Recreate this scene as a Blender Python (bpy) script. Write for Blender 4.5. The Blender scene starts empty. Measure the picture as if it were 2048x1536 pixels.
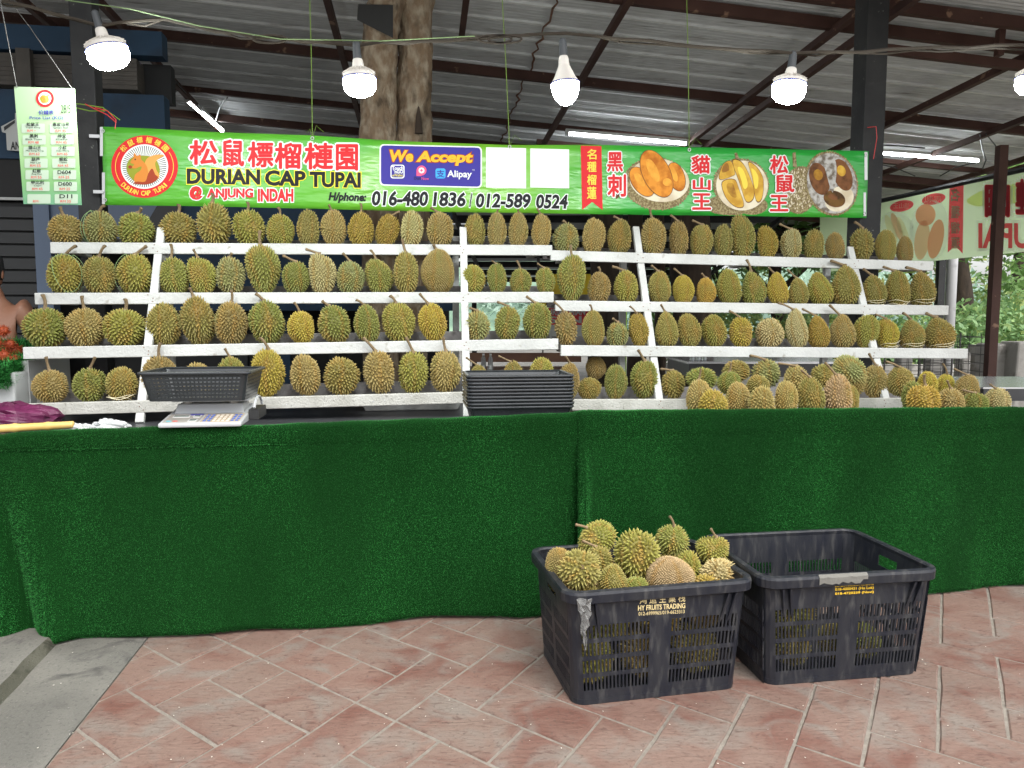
import bpy, math, random
import numpy as np
from mathutils import Vector, Matrix
random.seed(7); np.random.seed(7)
R = math.radians
SC = bpy.context.scene
COL = SC.collection

# ------------------------------------------------------------------ camera, world, sun, exposure
FPX, TILT, CAMH = 1540.0, R(5.0), 1.4
cam_d = bpy.data.cameras.new('camera'); cam = bpy.data.objects.new('camera', cam_d); COL.objects.link(cam)
cam_d.sensor_width = 36.0; cam_d.lens = 36.0 * FPX / 2048.0
cam_d.clip_start = 0.05; cam_d.clip_end = 600
cam.location = (0, 0, CAMH); cam.rotation_euler = (math.pi/2 - TILT, 0, 0)
SC.camera = cam

SUN_EL, SUN_AZ = 58.0, 205.0          # sun high behind the camera, a little to the right, under thin cloud
world = bpy.data.worlds.new('World'); SC.world = world; world.use_nodes = True
nt = world.node_tree; nt.nodes.clear()
wo = nt.nodes.new('ShaderNodeOutputWorld'); bg = nt.nodes.new('ShaderNodeBackground')
sky = nt.nodes.new('ShaderNodeTexSky'); sky.sky_type = 'NISHITA'; sky.sun_disc = False
sky.sun_elevation = R(SUN_EL); sky.sun_rotation = R(180-25); sky.dust_density = 4.0; sky.ozone_density = 1.0; sky.air_density = 1.0
hsv = nt.nodes.new('ShaderNodeHueSaturation'); hsv.inputs['Saturation'].default_value = 0.22; hsv.inputs['Value'].default_value = 1.25
nt.links.new(sky.outputs[0], hsv.inputs['Color']); nt.links.new(hsv.outputs[0], bg.inputs[0])
bg.inputs[1].default_value = 0.15
nt.links.new(bg.outputs[0], wo.inputs[0])
sun_d = bpy.data.lights.new('sun', 'SUN'); sun_d.energy = 0.7; sun_d.angle = R(35); sun_d.color = (1, 0.97, 0.92)
sun = bpy.data.objects.new('sun', sun_d); COL.objects.link(sun)
sd = Vector((0.30, -0.62, 0.80)).normalized()          # direction towards the sun
sun.rotation_euler = sd.to_track_quat('Z', 'Y').to_euler()
SC.view_settings.view_transform = 'Standard'; SC.view_settings.look = 'None'
SC.view_settings.exposure = 1.22; SC.view_settings.gamma = 1.0
try: SC.view_settings.use_curve_mapping = False
except Exception: pass
SC.render.engine = 'CYCLES'
SC.cycles.use_denoising = True
SC.cycles.max_bounces = 6; SC.cycles.diffuse_bounces = 4; SC.cycles.glossy_bounces = 3
SC.cycles.transmission_bounces = 4; SC.cycles.transparent_max_bounces = 8
SC.cycles.sample_clamp_indirect = 6.0
SC.cycles.use_adaptive_sampling = True; SC.cycles.adaptive_threshold = 0.015

# ------------------------------------------------------------------ measuring helpers (picture point -> place in the world)
_ct, _st = math.cos(TILT), math.sin(TILT)
VR = np.array([1, 0, 0.]); VF = np.array([0, _ct, -_st]); VU = np.array([0, _st, _ct]); CAM = np.array([0, 0, CAMH])
def ray(x, y): return VF + VR*(x-1024)/FPX - VU*(y-768)/FPX
def onz(x, y, z=0.0):
    d = ray(x, y); return CAM + d*((z-CAMH)/d[2])
YAW = R(8.386)
UV = np.array([math.cos(YAW), math.sin(YAW), 0]); NV = np.array([-UV[1], UV[0], 0])
C0 = float(NV @ onz(110, 1283))
def W(u, v, z): return UV*u + NV*(C0+v) + np.array([0, 0, z])
def onv(x, y, v):
    """point of the vertical plane v (metres behind the counter front); returns u, z, depth"""
    d = ray(x, y); t = (C0+v - float(NV @ CAM))/float(NV @ d); p = CAM + d*t
    return float(UV @ p), float(p[2]), t
def onY(x, y, Y):
    d = ray(x, y); return CAM + d*(Y/d[1])
def onplane(x, y, P, N):
    d = ray(x, y); return CAM + d*(float(N @ (P-CAM))/float(N @ d))

# ------------------------------------------------------------------ object helpers
def tag(o, label=None, cat=None, group=None, kind=None):
    if label: o['label'] = label
    if cat: o['category'] = cat
    if group: o['group'] = group
    if kind: o['kind'] = kind
    return o
def empty(name, loc=(0, 0, 0), rot=(0, 0, 0), label=None, cat=None, group=None, kind=None):
    o = bpy.data.objects.new(name, None); COL.objects.link(o); o.location = Vector(loc); o.rotation_euler = rot
    o.empty_display_size = 0.05
    return tag(o, label, cat, group, kind)
def link(name, mesh, parent=None, loc=None, rot=None, scale=None):
    o = bpy.data.objects.new(name, mesh); COL.objects.link(o)
    if parent: o.parent = parent
    if loc is not None: o.location = Vector(loc)
    if rot is not None: o.rotation_euler = rot
    if scale is not None: o.scale = scale
    return o
class MB:
    def __init__(s): s.v = []; s.f = []; s.m = []
    def add(s, vs, fs, mi=0):
        b = len(s.v); s.v += [tuple(map(float, p)) for p in vs]; s.f += [tuple(b+i for i in f) for f in fs]; s.m += [mi]*len(fs); return s
    def hexa(s, c, mi=0):     # 8 corners: bottom 4 ccw, top 4 ccw
        return s.add(c, [(3,2,1,0), (4,5,6,7), (0,1,5,4), (1,2,6,5), (2,3,7,6), (3,0,4,7)], mi)
    def box(s, x0, x1, y0, y1, z0, z1, mi=0):
        return s.hexa([(x0,y0,z0),(x1,y0,z0),(x1,y1,z0),(x0,y1,z0),(x0,y0,z1),(x1,y0,z1),(x1,y1,z1),(x0,y1,z1)], mi)
    def wbox(s, u0, u1, v0, v1, z0, z1, mi=0):     # box in the stall's own frame
        c = [W(u0,v0,z0),W(u1,v0,z0),W(u1,v1,z0),W(u0,v1,z0),W(u0,v0,z1),W(u1,v0,z1),W(u1,v1,z1),W(u0,v1,z1)]
        return s.hexa(c, mi)
    def beam(s, p, q, w, h, up=(0,0,1), mi=0):
        p = np.array(p, float); q = np.array(q, float); d = q-p; d /= np.linalg.norm(d)
        up = np.array(up, float); sx = np.cross(d, up); sx /= np.linalg.norm(sx); sz = np.cross(sx, d)
        a, b = sx*w/2, sz*h/2
        return s.hexa([p-a-b, p+a-b, q+a-b, q-a-b, p-a+b, p+a+b, q+a+b, q-a+b], mi)
    def tube(s, pts, r, n=6, mi=0, cap=True):
        pts = [np.array(p, float) for p in pts]; N = len(pts)
        rr = r if hasattr(r, '__len__') else [r]*N
        rings = []; prev = None
        for i, p in enumerate(pts):
            d = pts[min(i+1, N-1)]-pts[max(i-1, 0)]; d /= (np.linalg.norm(d)+1e-12)
            if prev is None:
                a = np.cross(d, (0, 0, 1.)); 
                if np.linalg.norm(a) < 1e-3: a = np.cross(d, (0, 1., 0))
            else: a = prev - d*(prev @ d)
            a /= (np.linalg.norm(a)+1e-12); prev = a; b = np.cross(d, a)
            rings.append([p + rr[i]*(a*math.cos(2*math.pi*k/n)+b*math.sin(2*math.pi*k/n)) for k in range(n)])
        vs = [q for rg in rings for q in rg]
        fs = [(i*n+k, i*n+(k+1)%n, (i+1)*n+(k+1)%n, (i+1)*n+k) for i in range(N-1) for k in range(n)]
        if cap: fs += [tuple(reversed(range(n))), tuple((N-1)*n+k for k in range(n))]
        return s.add(vs, fs, mi)
    def lathe(s, prof, n=24, mi=0, c=(0,0,0)):
        vs = [(c[0]+r*math.cos(2*math.pi*k/n), c[1]+r*math.sin(2*math.pi*k/n), c[2]+z) for r, z in prof for k in range(n)]
        fs = [(i*n+k, i*n+(k+1)%n, (i+1)*n+(k+1)%n, (i+1)*n+k) for i in range(len(prof)-1) for k in range(n)]
        return s.add(vs, fs, mi)
    def mesh(s, name, mats, smooth=False):
        me = bpy.data.meshes.new(name); me.from_pydata(s.v, [], s.f)
        for m in (mats if isinstance(mats, (list, tuple)) else [mats]): me.materials.append(m)
        if any(s.m): me.polygons.foreach_set('material_index', s.m)
        if smooth: me.polygons.foreach_set('use_smooth', [True]*len(s.f))
        me.update(); return me
    def build(s, name, mats, parent=None, smooth=False, **k):
        return link(name, s.mesh(name, mats, smooth), parent, **k)
def bevel(o, w=0.004, seg=2):
    m = o.modifiers.new('bevel', 'BEVEL'); m.width = w; m.segments = seg; m.limit_method = 'ANGLE'; m.angle_limit = R(40); return o
def solid(o, t, off=0.0):
    m = o.modifiers.new('thick', 'SOLIDIFY'); m.thickness = t; m.offset = off; return o

# ------------------------------------------------------------------ materials
def mat(name, col, rough=0.6, metal=0.0, col2=None, nscale=8.0, detail=6.0, lo=0.35, hi=0.65, bump=0.0, bscale=40.0,
        spec=0.5, coords='Object', dirt=None, dscale=3.0, dlo=0.55, dhi=0.75, emit=None, estr=0.0, stretch=None, trans=0.0, coat=0.0):
    m = bpy.data.materials.new(name); m.use_nodes = True; t = m.node_tree; p = t.nodes['Principled BSDF']
    L = t.links.new; c4 = lambda c: (c[0], c[1], c[2], 1)
    p.inputs['Base Color'].default_value = c4(col); p.inputs['Roughness'].default_value = rough
    p.inputs['Metallic'].default_value = metal; p.inputs['Specular IOR Level'].default_value = spec
    if coat: p.inputs['Coat Weight'].default_value = coat
    if trans: p.inputs['Transmission Weight'].default_value = trans
    tc = t.nodes.new('ShaderNodeTexCoord'); src = tc.outputs[coords]
    if coords == 'World':
        pass
    if stretch:
        mp = t.nodes.new('ShaderNodeMapping'); mp.inputs['Scale'].default_value = stretch; L(src, mp.inputs[0]); src = mp.outputs[0]
    last = None
    def noise(sc, de):
        n = t.nodes.new('ShaderNodeTexNoise'); n.inputs['Scale'].default_value = sc; n.inputs['Detail'].default_value = de; L(src, n.inputs['Vector']); return n.outputs[0]
    def ramp(s, a, b):
        r = t.nodes.new('ShaderNodeMapRange'); r.inputs['From Min'].default_value = a; r.inputs['From Max'].default_value = b; L(s, r.inputs['Value']); return r.outputs[0]
    def mix(f, a, b):
        x = t.nodes.new('ShaderNodeMix'); x.data_type = 'RGBA'; L(f, x.inputs[0])
        for s_, i in ((a, 6), (b, 7)):
            if isinstance(s_, tuple): x.inputs[i].default_value = s_
            else: L(s_, x.inputs[i])
        return x.outputs[2]
    if col2 is not None: last = mix(ramp(noise(nscale, detail), lo, hi), c4(col), c4(col2))
    if dirt is not None: last = mix(ramp(noise(dscale, 8), dlo, dhi), last if last is not None else c4(col), c4(dirt))
    if last is not None: L(last, p.inputs['Base Color'])
    if bump:
        b = t.nodes.new('ShaderNodeBump'); b.inputs['Strength'].default_value = bump; b.inputs['Distance'].default_value = 0.01
        L(noise(bscale, 5), b.inputs['Height']); L(b.outputs[0], p.inputs['Normal'])
    if emit is not None:
        p.inputs['Emission Color'].default_value = c4(emit); p.inputs['Emission Strength'].default_value = estr
    return m
def flat(name, col, rough=0.45): return mat(name, col, rough)

M = {}
M['white_paint'] = mat('white_paint', (.54,.54,.52), .6, col2=(.45,.45,.43), nscale=5, bump=.35, bscale=60, dirt=(.30,.28,.24), dscale=22, dlo=.64, dhi=.76)
M['white_dirty'] = mat('white_dirty', (.50,.49,.45), .7, col2=(.38,.37,.33), nscale=9, bump=.5, bscale=90, dirt=(.20,.19,.16), dscale=60, dlo=.62, dhi=.74)
M['grey_board'] = mat('grey_board', (.17,.155,.15), .7, col2=(.28,.265,.26), nscale=4, bump=.4, bscale=50, dirt=(.08,.07,.06), dscale=18)
M['steel_brown'] = mat('steel_brown', (.058,.027,.021), .65, spec=.25, col2=(.085,.042,.033), nscale=3, dirt=(.25,.15,.10), dscale=9, dlo=.66, dhi=.72, bump=.15)
M['steel_dark'] = mat('steel_dark', (.016,.016,.017), .55, spec=.25, col2=(.028,.028,.028), nscale=5, dirt=(.12,.12,.11), dscale=30, dlo=.68, dhi=.74, bump=.15)
M['roof_metal'] = mat('roof_metal', (.56,.56,.56), .7, .0, spec=.25, col2=(.68,.68,.68), nscale=9, detail=9, dirt=(.22,.19,.17), dscale=3.5, dlo=.58, dhi=.8, bump=.12, bscale=80, stretch=(.7,5,5))
M['roof_rib'] = mat('roof_rib', (.86,.86,.84), .6, 0., dirt=(.6,.58,.55), dscale=8)
M['rust'] = mat('rust', (.10,.045,.025), .9, col2=(.25,.12,.07), nscale=30, bump=.4)
M['bark'] = mat('bark', (.24,.165,.105), .95, col2=(.42,.35,.26), nscale=15, detail=13, lo=.42, hi=.68, bump=2.5, bscale=34, dirt=(.10,.07,.045), dscale=12, dlo=.52, dhi=.72, stretch=(1,1,.55))
M['bark_dark'] = mat('bark_dark', (.025,.018,.012), .95, col2=(.06,.04,.028), nscale=9, bump=1.0, bscale=22, stretch=(1,1,.4))
M['black_plastic'] = mat('black_plastic', (.0095,.011,.017), .42, spec=.32, col2=(.020,.021,.025), nscale=3, dirt=(.062,.061,.060), dscale=5, dlo=.52, dhi=.80, bump=.12, bscale=60, stretch=(9,9,2.2))
M['basket_plastic'] = mat('basket_plastic', (.022,.025,.027), .26, col2=(.03,.033,.036), nscale=9)
M['concrete'] = mat('concrete', (.115,.115,.108), .9, col2=(.17,.165,.15), nscale=3.2, detail=9, dirt=(.06,.06,.062), dscale=5.5, dlo=.58, dhi=.72, bump=.5, bscale=55, coords='Object')
M['concrete_wall'] = mat('concrete_wall', (.30,.285,.26), .9, col2=(.42,.40,.37), nscale=3, dirt=(.15,.14,.12), dscale=6, bump=.4)
M['mortar'] = mat('mortar', (.165,.145,.12), .95, col2=(.22,.195,.165), nscale=30, bump=.6, bscale=120)
M['asphalt'] = mat('asphalt', (.16,.15,.14), .95, col2=(.24,.22,.20), nscale=4, bump=.3)
M['blue_wall'] = mat('blue_wall', (.009,.034,.072), .7, col2=(.012,.043,.09), nscale=2, dirt=(.01,.02,.04), dscale=3)
M['dark_wall'] = mat('dark_wall', (.012,.012,.013), .7)
M['shutter'] = mat('shutter', (.016,.017,.018), .5)
M['louvre'] = mat('louvre', (.055,.048,.042), .6, col2=(.08,.07,.06), nscale=5)
M['sign_white'] = flat('sign_white', (.45,.46,.45)); M['sign_black'] = flat('sign_black', (.012,.012,.013)); M['sign_red'] = flat('sign_red', (.60,.02,.03))
M['sign_yellow'] = flat('sign_yellow', (.85,.62,.02)); M['pale_blue'] = flat('pale_blue', (.095,.135,.21))
M['stem'] = mat('stem', (.19,.13,.065), .85, col2=(.28,.20,.11), nscale=25, bump=.5, bscale=90)
M['raffia'] = mat('raffia', (.70,.62,.42), .6); M['raffia_green'] = mat('raffia_green', (.20,.30,.13), .7)
M['cord_green'] = mat('cord_green', (.14,.24,.03), .6); M['cable'] = mat('cable', (.055,.045,.035), .7, spec=.2); M['cable_dark'] = mat('cable_dark', (.02,.02,.02), .5)
M['red_wire'] = mat('red_wire', (.45,.03,.03), .5); M['socket'] = mat('socket', (.05,.055,.06), .45)
M['lamp_body'] = mat('lamp_body', (.70,.66,.60), .4); M['lamp_rim'] = mat('lamp_rim', (.10,.11,.30), .4)
M['lamp_glow'] = mat('lamp_glow', (.9,.9,.9), .4, emit=(.93,1.0,.98), estr=95.0)
M['tube_glow'] = mat('tube_glow', (.9,.9,.9), .4, emit=(.90,.97,1.0), estr=24.0); M['tube_body'] = mat('tube_body', (.55,.55,.53), .5)
M['foam'] = mat('foam', (.42,.42,.41), .8, col2=(.52,.52,.50), nscale=20, dirt=(.22,.21,.2), dscale=7, bump=.2)
M['skin'] = mat('skin', (.27,.125,.075), .5, col2=(.33,.16,.10), nscale=4, bump=.12, bscale=70)
M['hair'] = mat('hair', (.006,.005,.005), .6, bump=.8, bscale=150, stretch=(3,3,.6))
M['shorts'] = mat('shorts', (.02,.02,.03), .9)
M['bamboo'] = mat('bamboo', (.55,.36,.10), .45, col2=(.66,.46,.17), nscale=6, stretch=(1,1,1), dirt=(.2,.1,.03), dscale=8, dlo=.62)
M['purple_bag'] = mat('purple_bag', (.07,.007,.036), .45, col2=(.12,.012,.06), nscale=10, bump=.9, bscale=25)
M['white_bag'] = mat('white_bag', (.45,.46,.46), .35, bump=1.0, bscale=30)
M['clear_film'] = mat('clear_film', (.30,.30,.29), .25, bump=.8, bscale=50)
M['scale_white'] = mat('scale_white', (.42,.43,.44), .35, dirt=(.4,.4,.38), dscale=9); M['scale_grey'] = mat('scale_grey', (.30,.28,.25), .4)
M['scale_tan'] = mat('scale_tan', (.38,.30,.20), .4); M['lcd'] = mat('lcd', (.16,.19,.17), .2); M['lcd_frame'] = mat('lcd_frame', (.50,.50,.49), .3)
M['key_white'] = flat('key_white', (.62,.56,.48)); M['key_blue'] = flat('key_blue', (.05,.12,.42)); M['key_red'] = flat('key_red', (.6,.1,.08)); M['key_teal'] = flat('key_teal', (.1,.45,.55))
M['label_blue'] = flat('label_blue', (.05,.05,.28)); M['tarnish'] = mat('tarnish', (.4,.4,.4), .3, .8)
M['table_dark'] = mat('table_dark', (.035,.036,.04), .35, col2=(.06,.06,.065), nscale=4)
M['table_steel'] = mat('table_steel', (.75,.76,.78), .25, .6); M['pole_white'] = mat('pole_white', (.55,.55,.56), .6, dirt=(.3,.3,.3), dscale=5)
M['wire'] = mat('wire', (.085,.08,.075), .6, .2); M['timber'] = mat('timber', (.13,.06,.04), .7, col2=(.2,.10,.06), nscale=5)
M['bottle'] = mat('bottle', (.85,.88,.9), .08, trans=.7); M['cap_white'] = flat('cap_white', (.8,.8,.8))
M['paste'] = mat('paste', (.13,.125,.11), .8, bump=.4); M['gold_print'] = flat('gold_print', (.62,.50,.25)); M['yellow_print'] = flat('yellow_print', (.75,.47,.02))
M['rambutan'] = mat('rambutan', (.26,.025,.012), .6, col2=(.42,.085,.015), nscale=14); M['leaf_turf'] = mat('leaf_turf', (.02,.13,.02), .5)

def rough_concrete(name, a, b, c, s=1.0):
    m = bpy.data.materials.new(name); m.use_nodes = True; t = m.node_tree; p = t.nodes['Principled BSDF']; L = t.links.new; N = t.nodes.new
    ge = N('ShaderNodeNewGeometry')
    def noise(sc, de, dist=0):
        n = N('ShaderNodeTexNoise'); n.inputs['Scale'].default_value = sc*s; n.inputs['Detail'].default_value = de; n.inputs['Distortion'].default_value = dist; L(ge.outputs['Position'], n.inputs['Vector']); return n.outputs[0]
    def rng(v, lo, hi, k=1.):
        r = N('ShaderNodeMapRange'); r.inputs[1].default_value = lo; r.inputs[2].default_value = hi; r.inputs[4].default_value = k; L(v, r.inputs[0]); return r.outputs[0]
    def mix(f, x_, y_):
        x = N('ShaderNodeMix'); x.data_type = 'RGBA'; L(f, x.inputs[0])
        for q, i in ((x_, 6), (y_, 7)):
            if isinstance(q, tuple): x.inputs[i].default_value = (*q, 1)
            else: L(q, x.inputs[i])
        return x.outputs[2]
    v = mix(rng(noise(2.2, 10, .4), .35, .65), a, b); v = mix(rng(noise(5, 12, 1.2), .56, .70, .85), v, c)
    v = mix(rng(noise(70, 6), .55, .72, .6), v, c); v = mix(rng(noise(110, 3), .66, .74, .5), v, (.30,.29,.27))
    L(v, p.inputs['Base Color']); p.inputs['Roughness'].default_value = .92; p.inputs['Specular IOR Level'].default_value = .25
    ad = N('ShaderNodeMath'); ad.operation = 'ADD'; L(noise(90, 8), ad.inputs[0]); L(noise(14, 8), ad.inputs[1])
    bu = N('ShaderNodeBump'); bu.inputs['Strength'].default_value = .8; bu.inputs['Distance'].default_value = .006; L(ad.outputs[0], bu.inputs['Height']); L(bu.outputs[0], p.inputs['Normal']); return m
M['concrete'] = rough_concrete('concrete', (.11,.106,.094), (.16,.152,.134), (.055,.053,.049))
M['kerb_face'] = rough_concrete('kerb_face', (.075,.073,.055), (.12,.115,.09), (.03,.03,.02), 2.)

def grass_mat(name, a, b, rough=.5):
    m = bpy.data.materials.new(name); m.use_nodes = True; t = m.node_tree; p = t.nodes['Principled BSDF']; L = t.links.new
    at = t.nodes.new('ShaderNodeAttribute'); at.attribute_name = 'rnd'
    x = t.nodes.new('ShaderNodeMix'); x.data_type = 'RGBA'; L(at.outputs['Fac'], x.inputs[0])
    x.inputs[6].default_value = (*a, 1); x.inputs[7].default_value = (*b, 1)
    tc = t.nodes.new('ShaderNodeTexCoord'); n = t.nodes.new('ShaderNodeTexNoise'); n.inputs['Scale'].default_value = 2.4; n.inputs['Detail'].default_value = 6
    mp = t.nodes.new('ShaderNodeMapping'); mp.inputs['Scale'].default_value = (1.2,1.2,.45); L(tc.outputs['Object'], mp.inputs[0]); L(mp.outputs[0], n.inputs['Vector'])
    r = t.nodes.new('ShaderNodeMapRange'); r.inputs['From Min'].default_value = .35; r.inputs['From Max'].default_value = .7; r.inputs['To Min'].default_value = .62; r.inputs['To Max'].default_value = 1.65  # broad upright tone patches paint in the light and dark of folds
    L(n.outputs[0], r.inputs[0]); y = t.nodes.new('ShaderNodeVectorMath'); y.operation = 'SCALE'; L(x.outputs[2], y.inputs[0]); L(r.outputs[0], y.inputs['Scale'])
    L(y.outputs[0], p.inputs['Base Color']); p.inputs['Roughness'].default_value = rough; p.inputs['Specular IOR Level'].default_value = .22
    return m
M['turf_blade'] = grass_mat('turf_blade', (.006,.068,.012), (.046,.27,.055), .6)
M['turf_base'] = mat('turf_base', (.0015,.018,.002), .95, spec=.1, col2=(.003,.035,.005), nscale=200)

def leaf_mat(name, a, b, c):
    m = bpy.data.materials.new(name); m.use_nodes = True; t = m.node_tree; p = t.nodes['Principled BSDF']; L = t.links.new
    at = t.nodes.new('ShaderNodeAttribute'); at.attribute_name = 'rnd'; cr = t.nodes.new('ShaderNodeValToRGB')
    cr.color_ramp.elements[0].color = (*a, 1); cr.color_ramp.elements[1].color = (*c, 1); e = cr.color_ramp.elements.new(.5); e.color = (*b, 1)
    L(at.outputs['Fac'], cr.inputs[0]); L(cr.outputs[0], p.inputs['Base Color']); p.inputs['Roughness'].default_value = .5
    tr = t.nodes.new('ShaderNodeBsdfTranslucent'); L(cr.outputs[0], tr.inputs[0]); ms = t.nodes.new('ShaderNodeMixShader'); ms.inputs[0].default_value = .35
    L(p.outputs[0], ms.inputs[1]); L(tr.outputs[0], ms.inputs[2]); L(ms.outputs[0], t.nodes['Material Output'].inputs[0]); return m
M['leaf_a'] = leaf_mat('leaf_a', (.09,.18,.05), (.16,.29,.08), (.26,.40,.12))
M['leaf_b'] = leaf_mat('leaf_b', (.13,.26,.10), (.22,.36,.14), (.50,.52,.14))
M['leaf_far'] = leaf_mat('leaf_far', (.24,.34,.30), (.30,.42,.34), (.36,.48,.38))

M['clear_film'].node_tree.nodes['Principled BSDF'].inputs['Alpha'].default_value = .38

def durian_mat():
    m = bpy.data.materials.new('durian_shell'); m.use_nodes = True; t = m.node_tree; p = t.nodes['Principled BSDF']; L = t.links.new; N = t.nodes.new
    oi = N('ShaderNodeObjectInfo'); at = N('ShaderNodeAttribute'); at.attribute_name = 'tip'; ac = N('ShaderNodeAttribute'); ac.attribute_name = 'cleft'
    tc = N('ShaderNodeTexCoord'); ad = N('ShaderNodeVectorMath'); ad.operation = 'ADD'; L(tc.outputs['Object'], ad.inputs[0])
    rm = N('ShaderNodeMath'); rm.operation = 'MULTIPLY'; rm.inputs[1].default_value = 37; L(oi.outputs['Random'], rm.inputs[0]); L(rm.outputs[0], ad.inputs[1])
    def noise(sc, de):
        n = N('ShaderNodeTexNoise'); n.inputs['Scale'].default_value = sc; n.inputs['Detail'].default_value = de; L(ad.outputs[0], n.inputs['Vector']); return n.outputs[0]
    def rng(s, a, b, c=0., d=1.):
        r = N('ShaderNodeMapRange'); 
        for k, v in zip(('From Min','From Max','To Min','To Max'), (a, b, c, d)): r.inputs[k].default_value = v
        L(s, r.inputs['Value']); return r.outputs[0]
    def mix(f, a, b, mode='MIX'):
        x = N('ShaderNodeMix'); x.data_type = 'RGBA'; x.blend_type = mode
        if isinstance(f, float): x.inputs[0].default_value = f
        else: L(f, x.inputs[0])
        for s_, i in ((a, 6), (b, 7)):
            if isinstance(s_, tuple): x.inputs[i].default_value = s_
            else: L(s_, x.inputs[i])
        return x.outputs[2]
    base = oi.outputs['Color']
    warm = mix(.75, base, (.36,.22,.05,1))
    cool = mix(.5, base, (.20,.25,.055,1))
    c = mix(rng(noise(1.7, 3), .52, .72), base, warm)
    c = mix(rng(noise(2.3, 3), .55, .75, 0, .8), c, cool)
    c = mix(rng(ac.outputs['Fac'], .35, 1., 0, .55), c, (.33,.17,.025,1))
    dark = mix(.55, c, (.09,.075,.018,1))  # spike bases: own green-brown tone, deepened to paint shade between the spikes
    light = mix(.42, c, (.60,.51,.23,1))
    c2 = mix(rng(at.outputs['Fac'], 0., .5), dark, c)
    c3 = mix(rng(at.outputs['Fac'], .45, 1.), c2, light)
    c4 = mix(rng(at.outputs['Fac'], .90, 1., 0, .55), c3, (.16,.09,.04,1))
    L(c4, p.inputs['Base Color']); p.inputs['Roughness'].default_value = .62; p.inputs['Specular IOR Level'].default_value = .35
    return m
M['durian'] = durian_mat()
# ------------------------------------------------------------------ ground
g = MB(); g.add([(-120,-40,-.02),(160,-40,-.02),(160,220,-.02),(-120,220,-.02)], [(0,1,2,3)])
tag(g.build('ground', M['concrete']), kind='structure')

def brick_mat():
    m = bpy.data.materials.new('stamped_brick'); m.use_nodes = True; t = m.node_tree; p = t.nodes['Principled BSDF']; L = t.links.new; N = t.nodes.new
    ge = N('ShaderNodeNewGeometry'); oi = N('ShaderNodeObjectInfo')
    def noise(sc, de, stretch=None, dist=0):
        s = ge.outputs['Position']
        if stretch:
            mp = N('ShaderNodeMapping'); mp.inputs['Scale'].default_value = stretch; mp.inputs['Rotation'].default_value = (0,0,R(-50)); L(s, mp.inputs[0]); s = mp.outputs[0]
        n = N('ShaderNodeTexNoise'); n.inputs['Scale'].default_value = sc; n.inputs['Detail'].default_value = de; n.inputs['Distortion'].default_value = dist; L(s, n.inputs['Vector']); return n.outputs[0]
    def rng(s, a, b, c=0., d=1.):
        r = N('ShaderNodeMapRange')
        for k, v in zip(('From Min','From Max','To Min','To Max'), (a, b, c, d)): r.inputs[k].default_value = v
        L(s, r.inputs['Value']); return r.outputs[0]
    def mix(f, a, b):
        x = N('ShaderNodeMix'); x.data_type = 'RGBA'; L(f, x.inputs[0])
        for s_, i in ((a, 6), (b, 7)):
            if isinstance(s_, tuple): x.inputs[i].default_value = s_
            else: L(s_, x.inputs[i])
        return x.outputs[2]
    c = mix(rng(oi.outputs['Random'], 0, 1), (.168,.104,.082,1), (.160,.112,.090,1))
    c = mix(rng(noise(3.2, 9, dist=.9), .46, .66, 0, .9), c, (.120,.052,.038,1))
    c = mix(rng(noise(5, 12, dist=1.), .50, .66, 0, .7), c, (.165,.145,.125,1))
    c = mix(rng(noise(9, 14, (1, 3, 1), 3.0), .57, .70, 0, .65), c, (.075,.036,.028,1))
    c = mix(rng(noise(70, 6), .58, .70, 0, .6), c, (.07,.05,.04,1))
    L(c, p.inputs['Base Color']); p.inputs['Roughness'].default_value = .78; p.inputs['Specular IOR Level'].default_value = .35
    b = N('ShaderNodeBump'); b.inputs['Strength'].default_value = .7; b.inputs['Distance'].default_value = .006
    a1 = N('ShaderNodeMath'); a1.operation = 'ADD'; L(noise(9, 12, (1, 4, 1), 1.5), a1.inputs[0]); L(noise(45, 6), a1.inputs[1])
    L(a1.outputs[0], b.inputs['Height']); L(b.outputs[0], p.inputs['Normal']); return m
M['brick'] = brick_mat()

# lattice of the stamped herringbone, measured on the ground
BO = np.array([-1.2955, 2.6691]); BA = .208*np.array([math.cos(R(-38.0)), math.sin(R(-38.0))]); BB = .238*np.array([math.cos(R(60.5)), math.sin(R(60.5))])
EDG0 = onz(287, 1285)[:2]; EDG1 = onz(88, 1536)[:2]
edv = EDG1-EDG0; edn = np.array([-edv[1], edv[0]]); edn /= np.linalg.norm(edn)
if edn[0] < 0: edn = -edn
def clip(poly, P, n):
    out = []
    for i in range(len(poly)):
        a, b = poly[i], poly[(i+1) % len(poly)]; da, db = (a-P) @ n, (b-P) @ n
        if da >= 0: out.append(a)
        if (da >= 0) != (db >= 0): out.append(a+(b-a)*(da/(da-db)))
    return out
pav = MB()
far = 40*edv/np.linalg.norm(edv)
pe0 = EDG0-1.6*edv/np.linalg.norm(edv); pe1 = EDG0+4.5*edv/np.linalg.norm(edv)
pav.add([(*pe1,-.006),(9,pe1[1],-.006),(9,pe0[1],-.006),(*pe0,-.006)], [(0,1,2,3)])
paving = tag(pav.build('paving', M['mortar']), kind='structure')
rb = random.Random(4)
n_br = 0
cells = set()
for i in range(-8, 34):
    for j in range(-14, 34):
        off = 2 if j >= 2 else 0
        k = (i-j+off) % 4
        if k == 0: c = (i, j, 2, 1)
        elif k == 3:
            c = (i, j, 1, 2)
            if j == 1: c = (i, j, 1, 1)
        elif k == 2 and j == 2: c = (i, j, 1, 1)
        else: continue
        cells.add(c)
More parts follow.
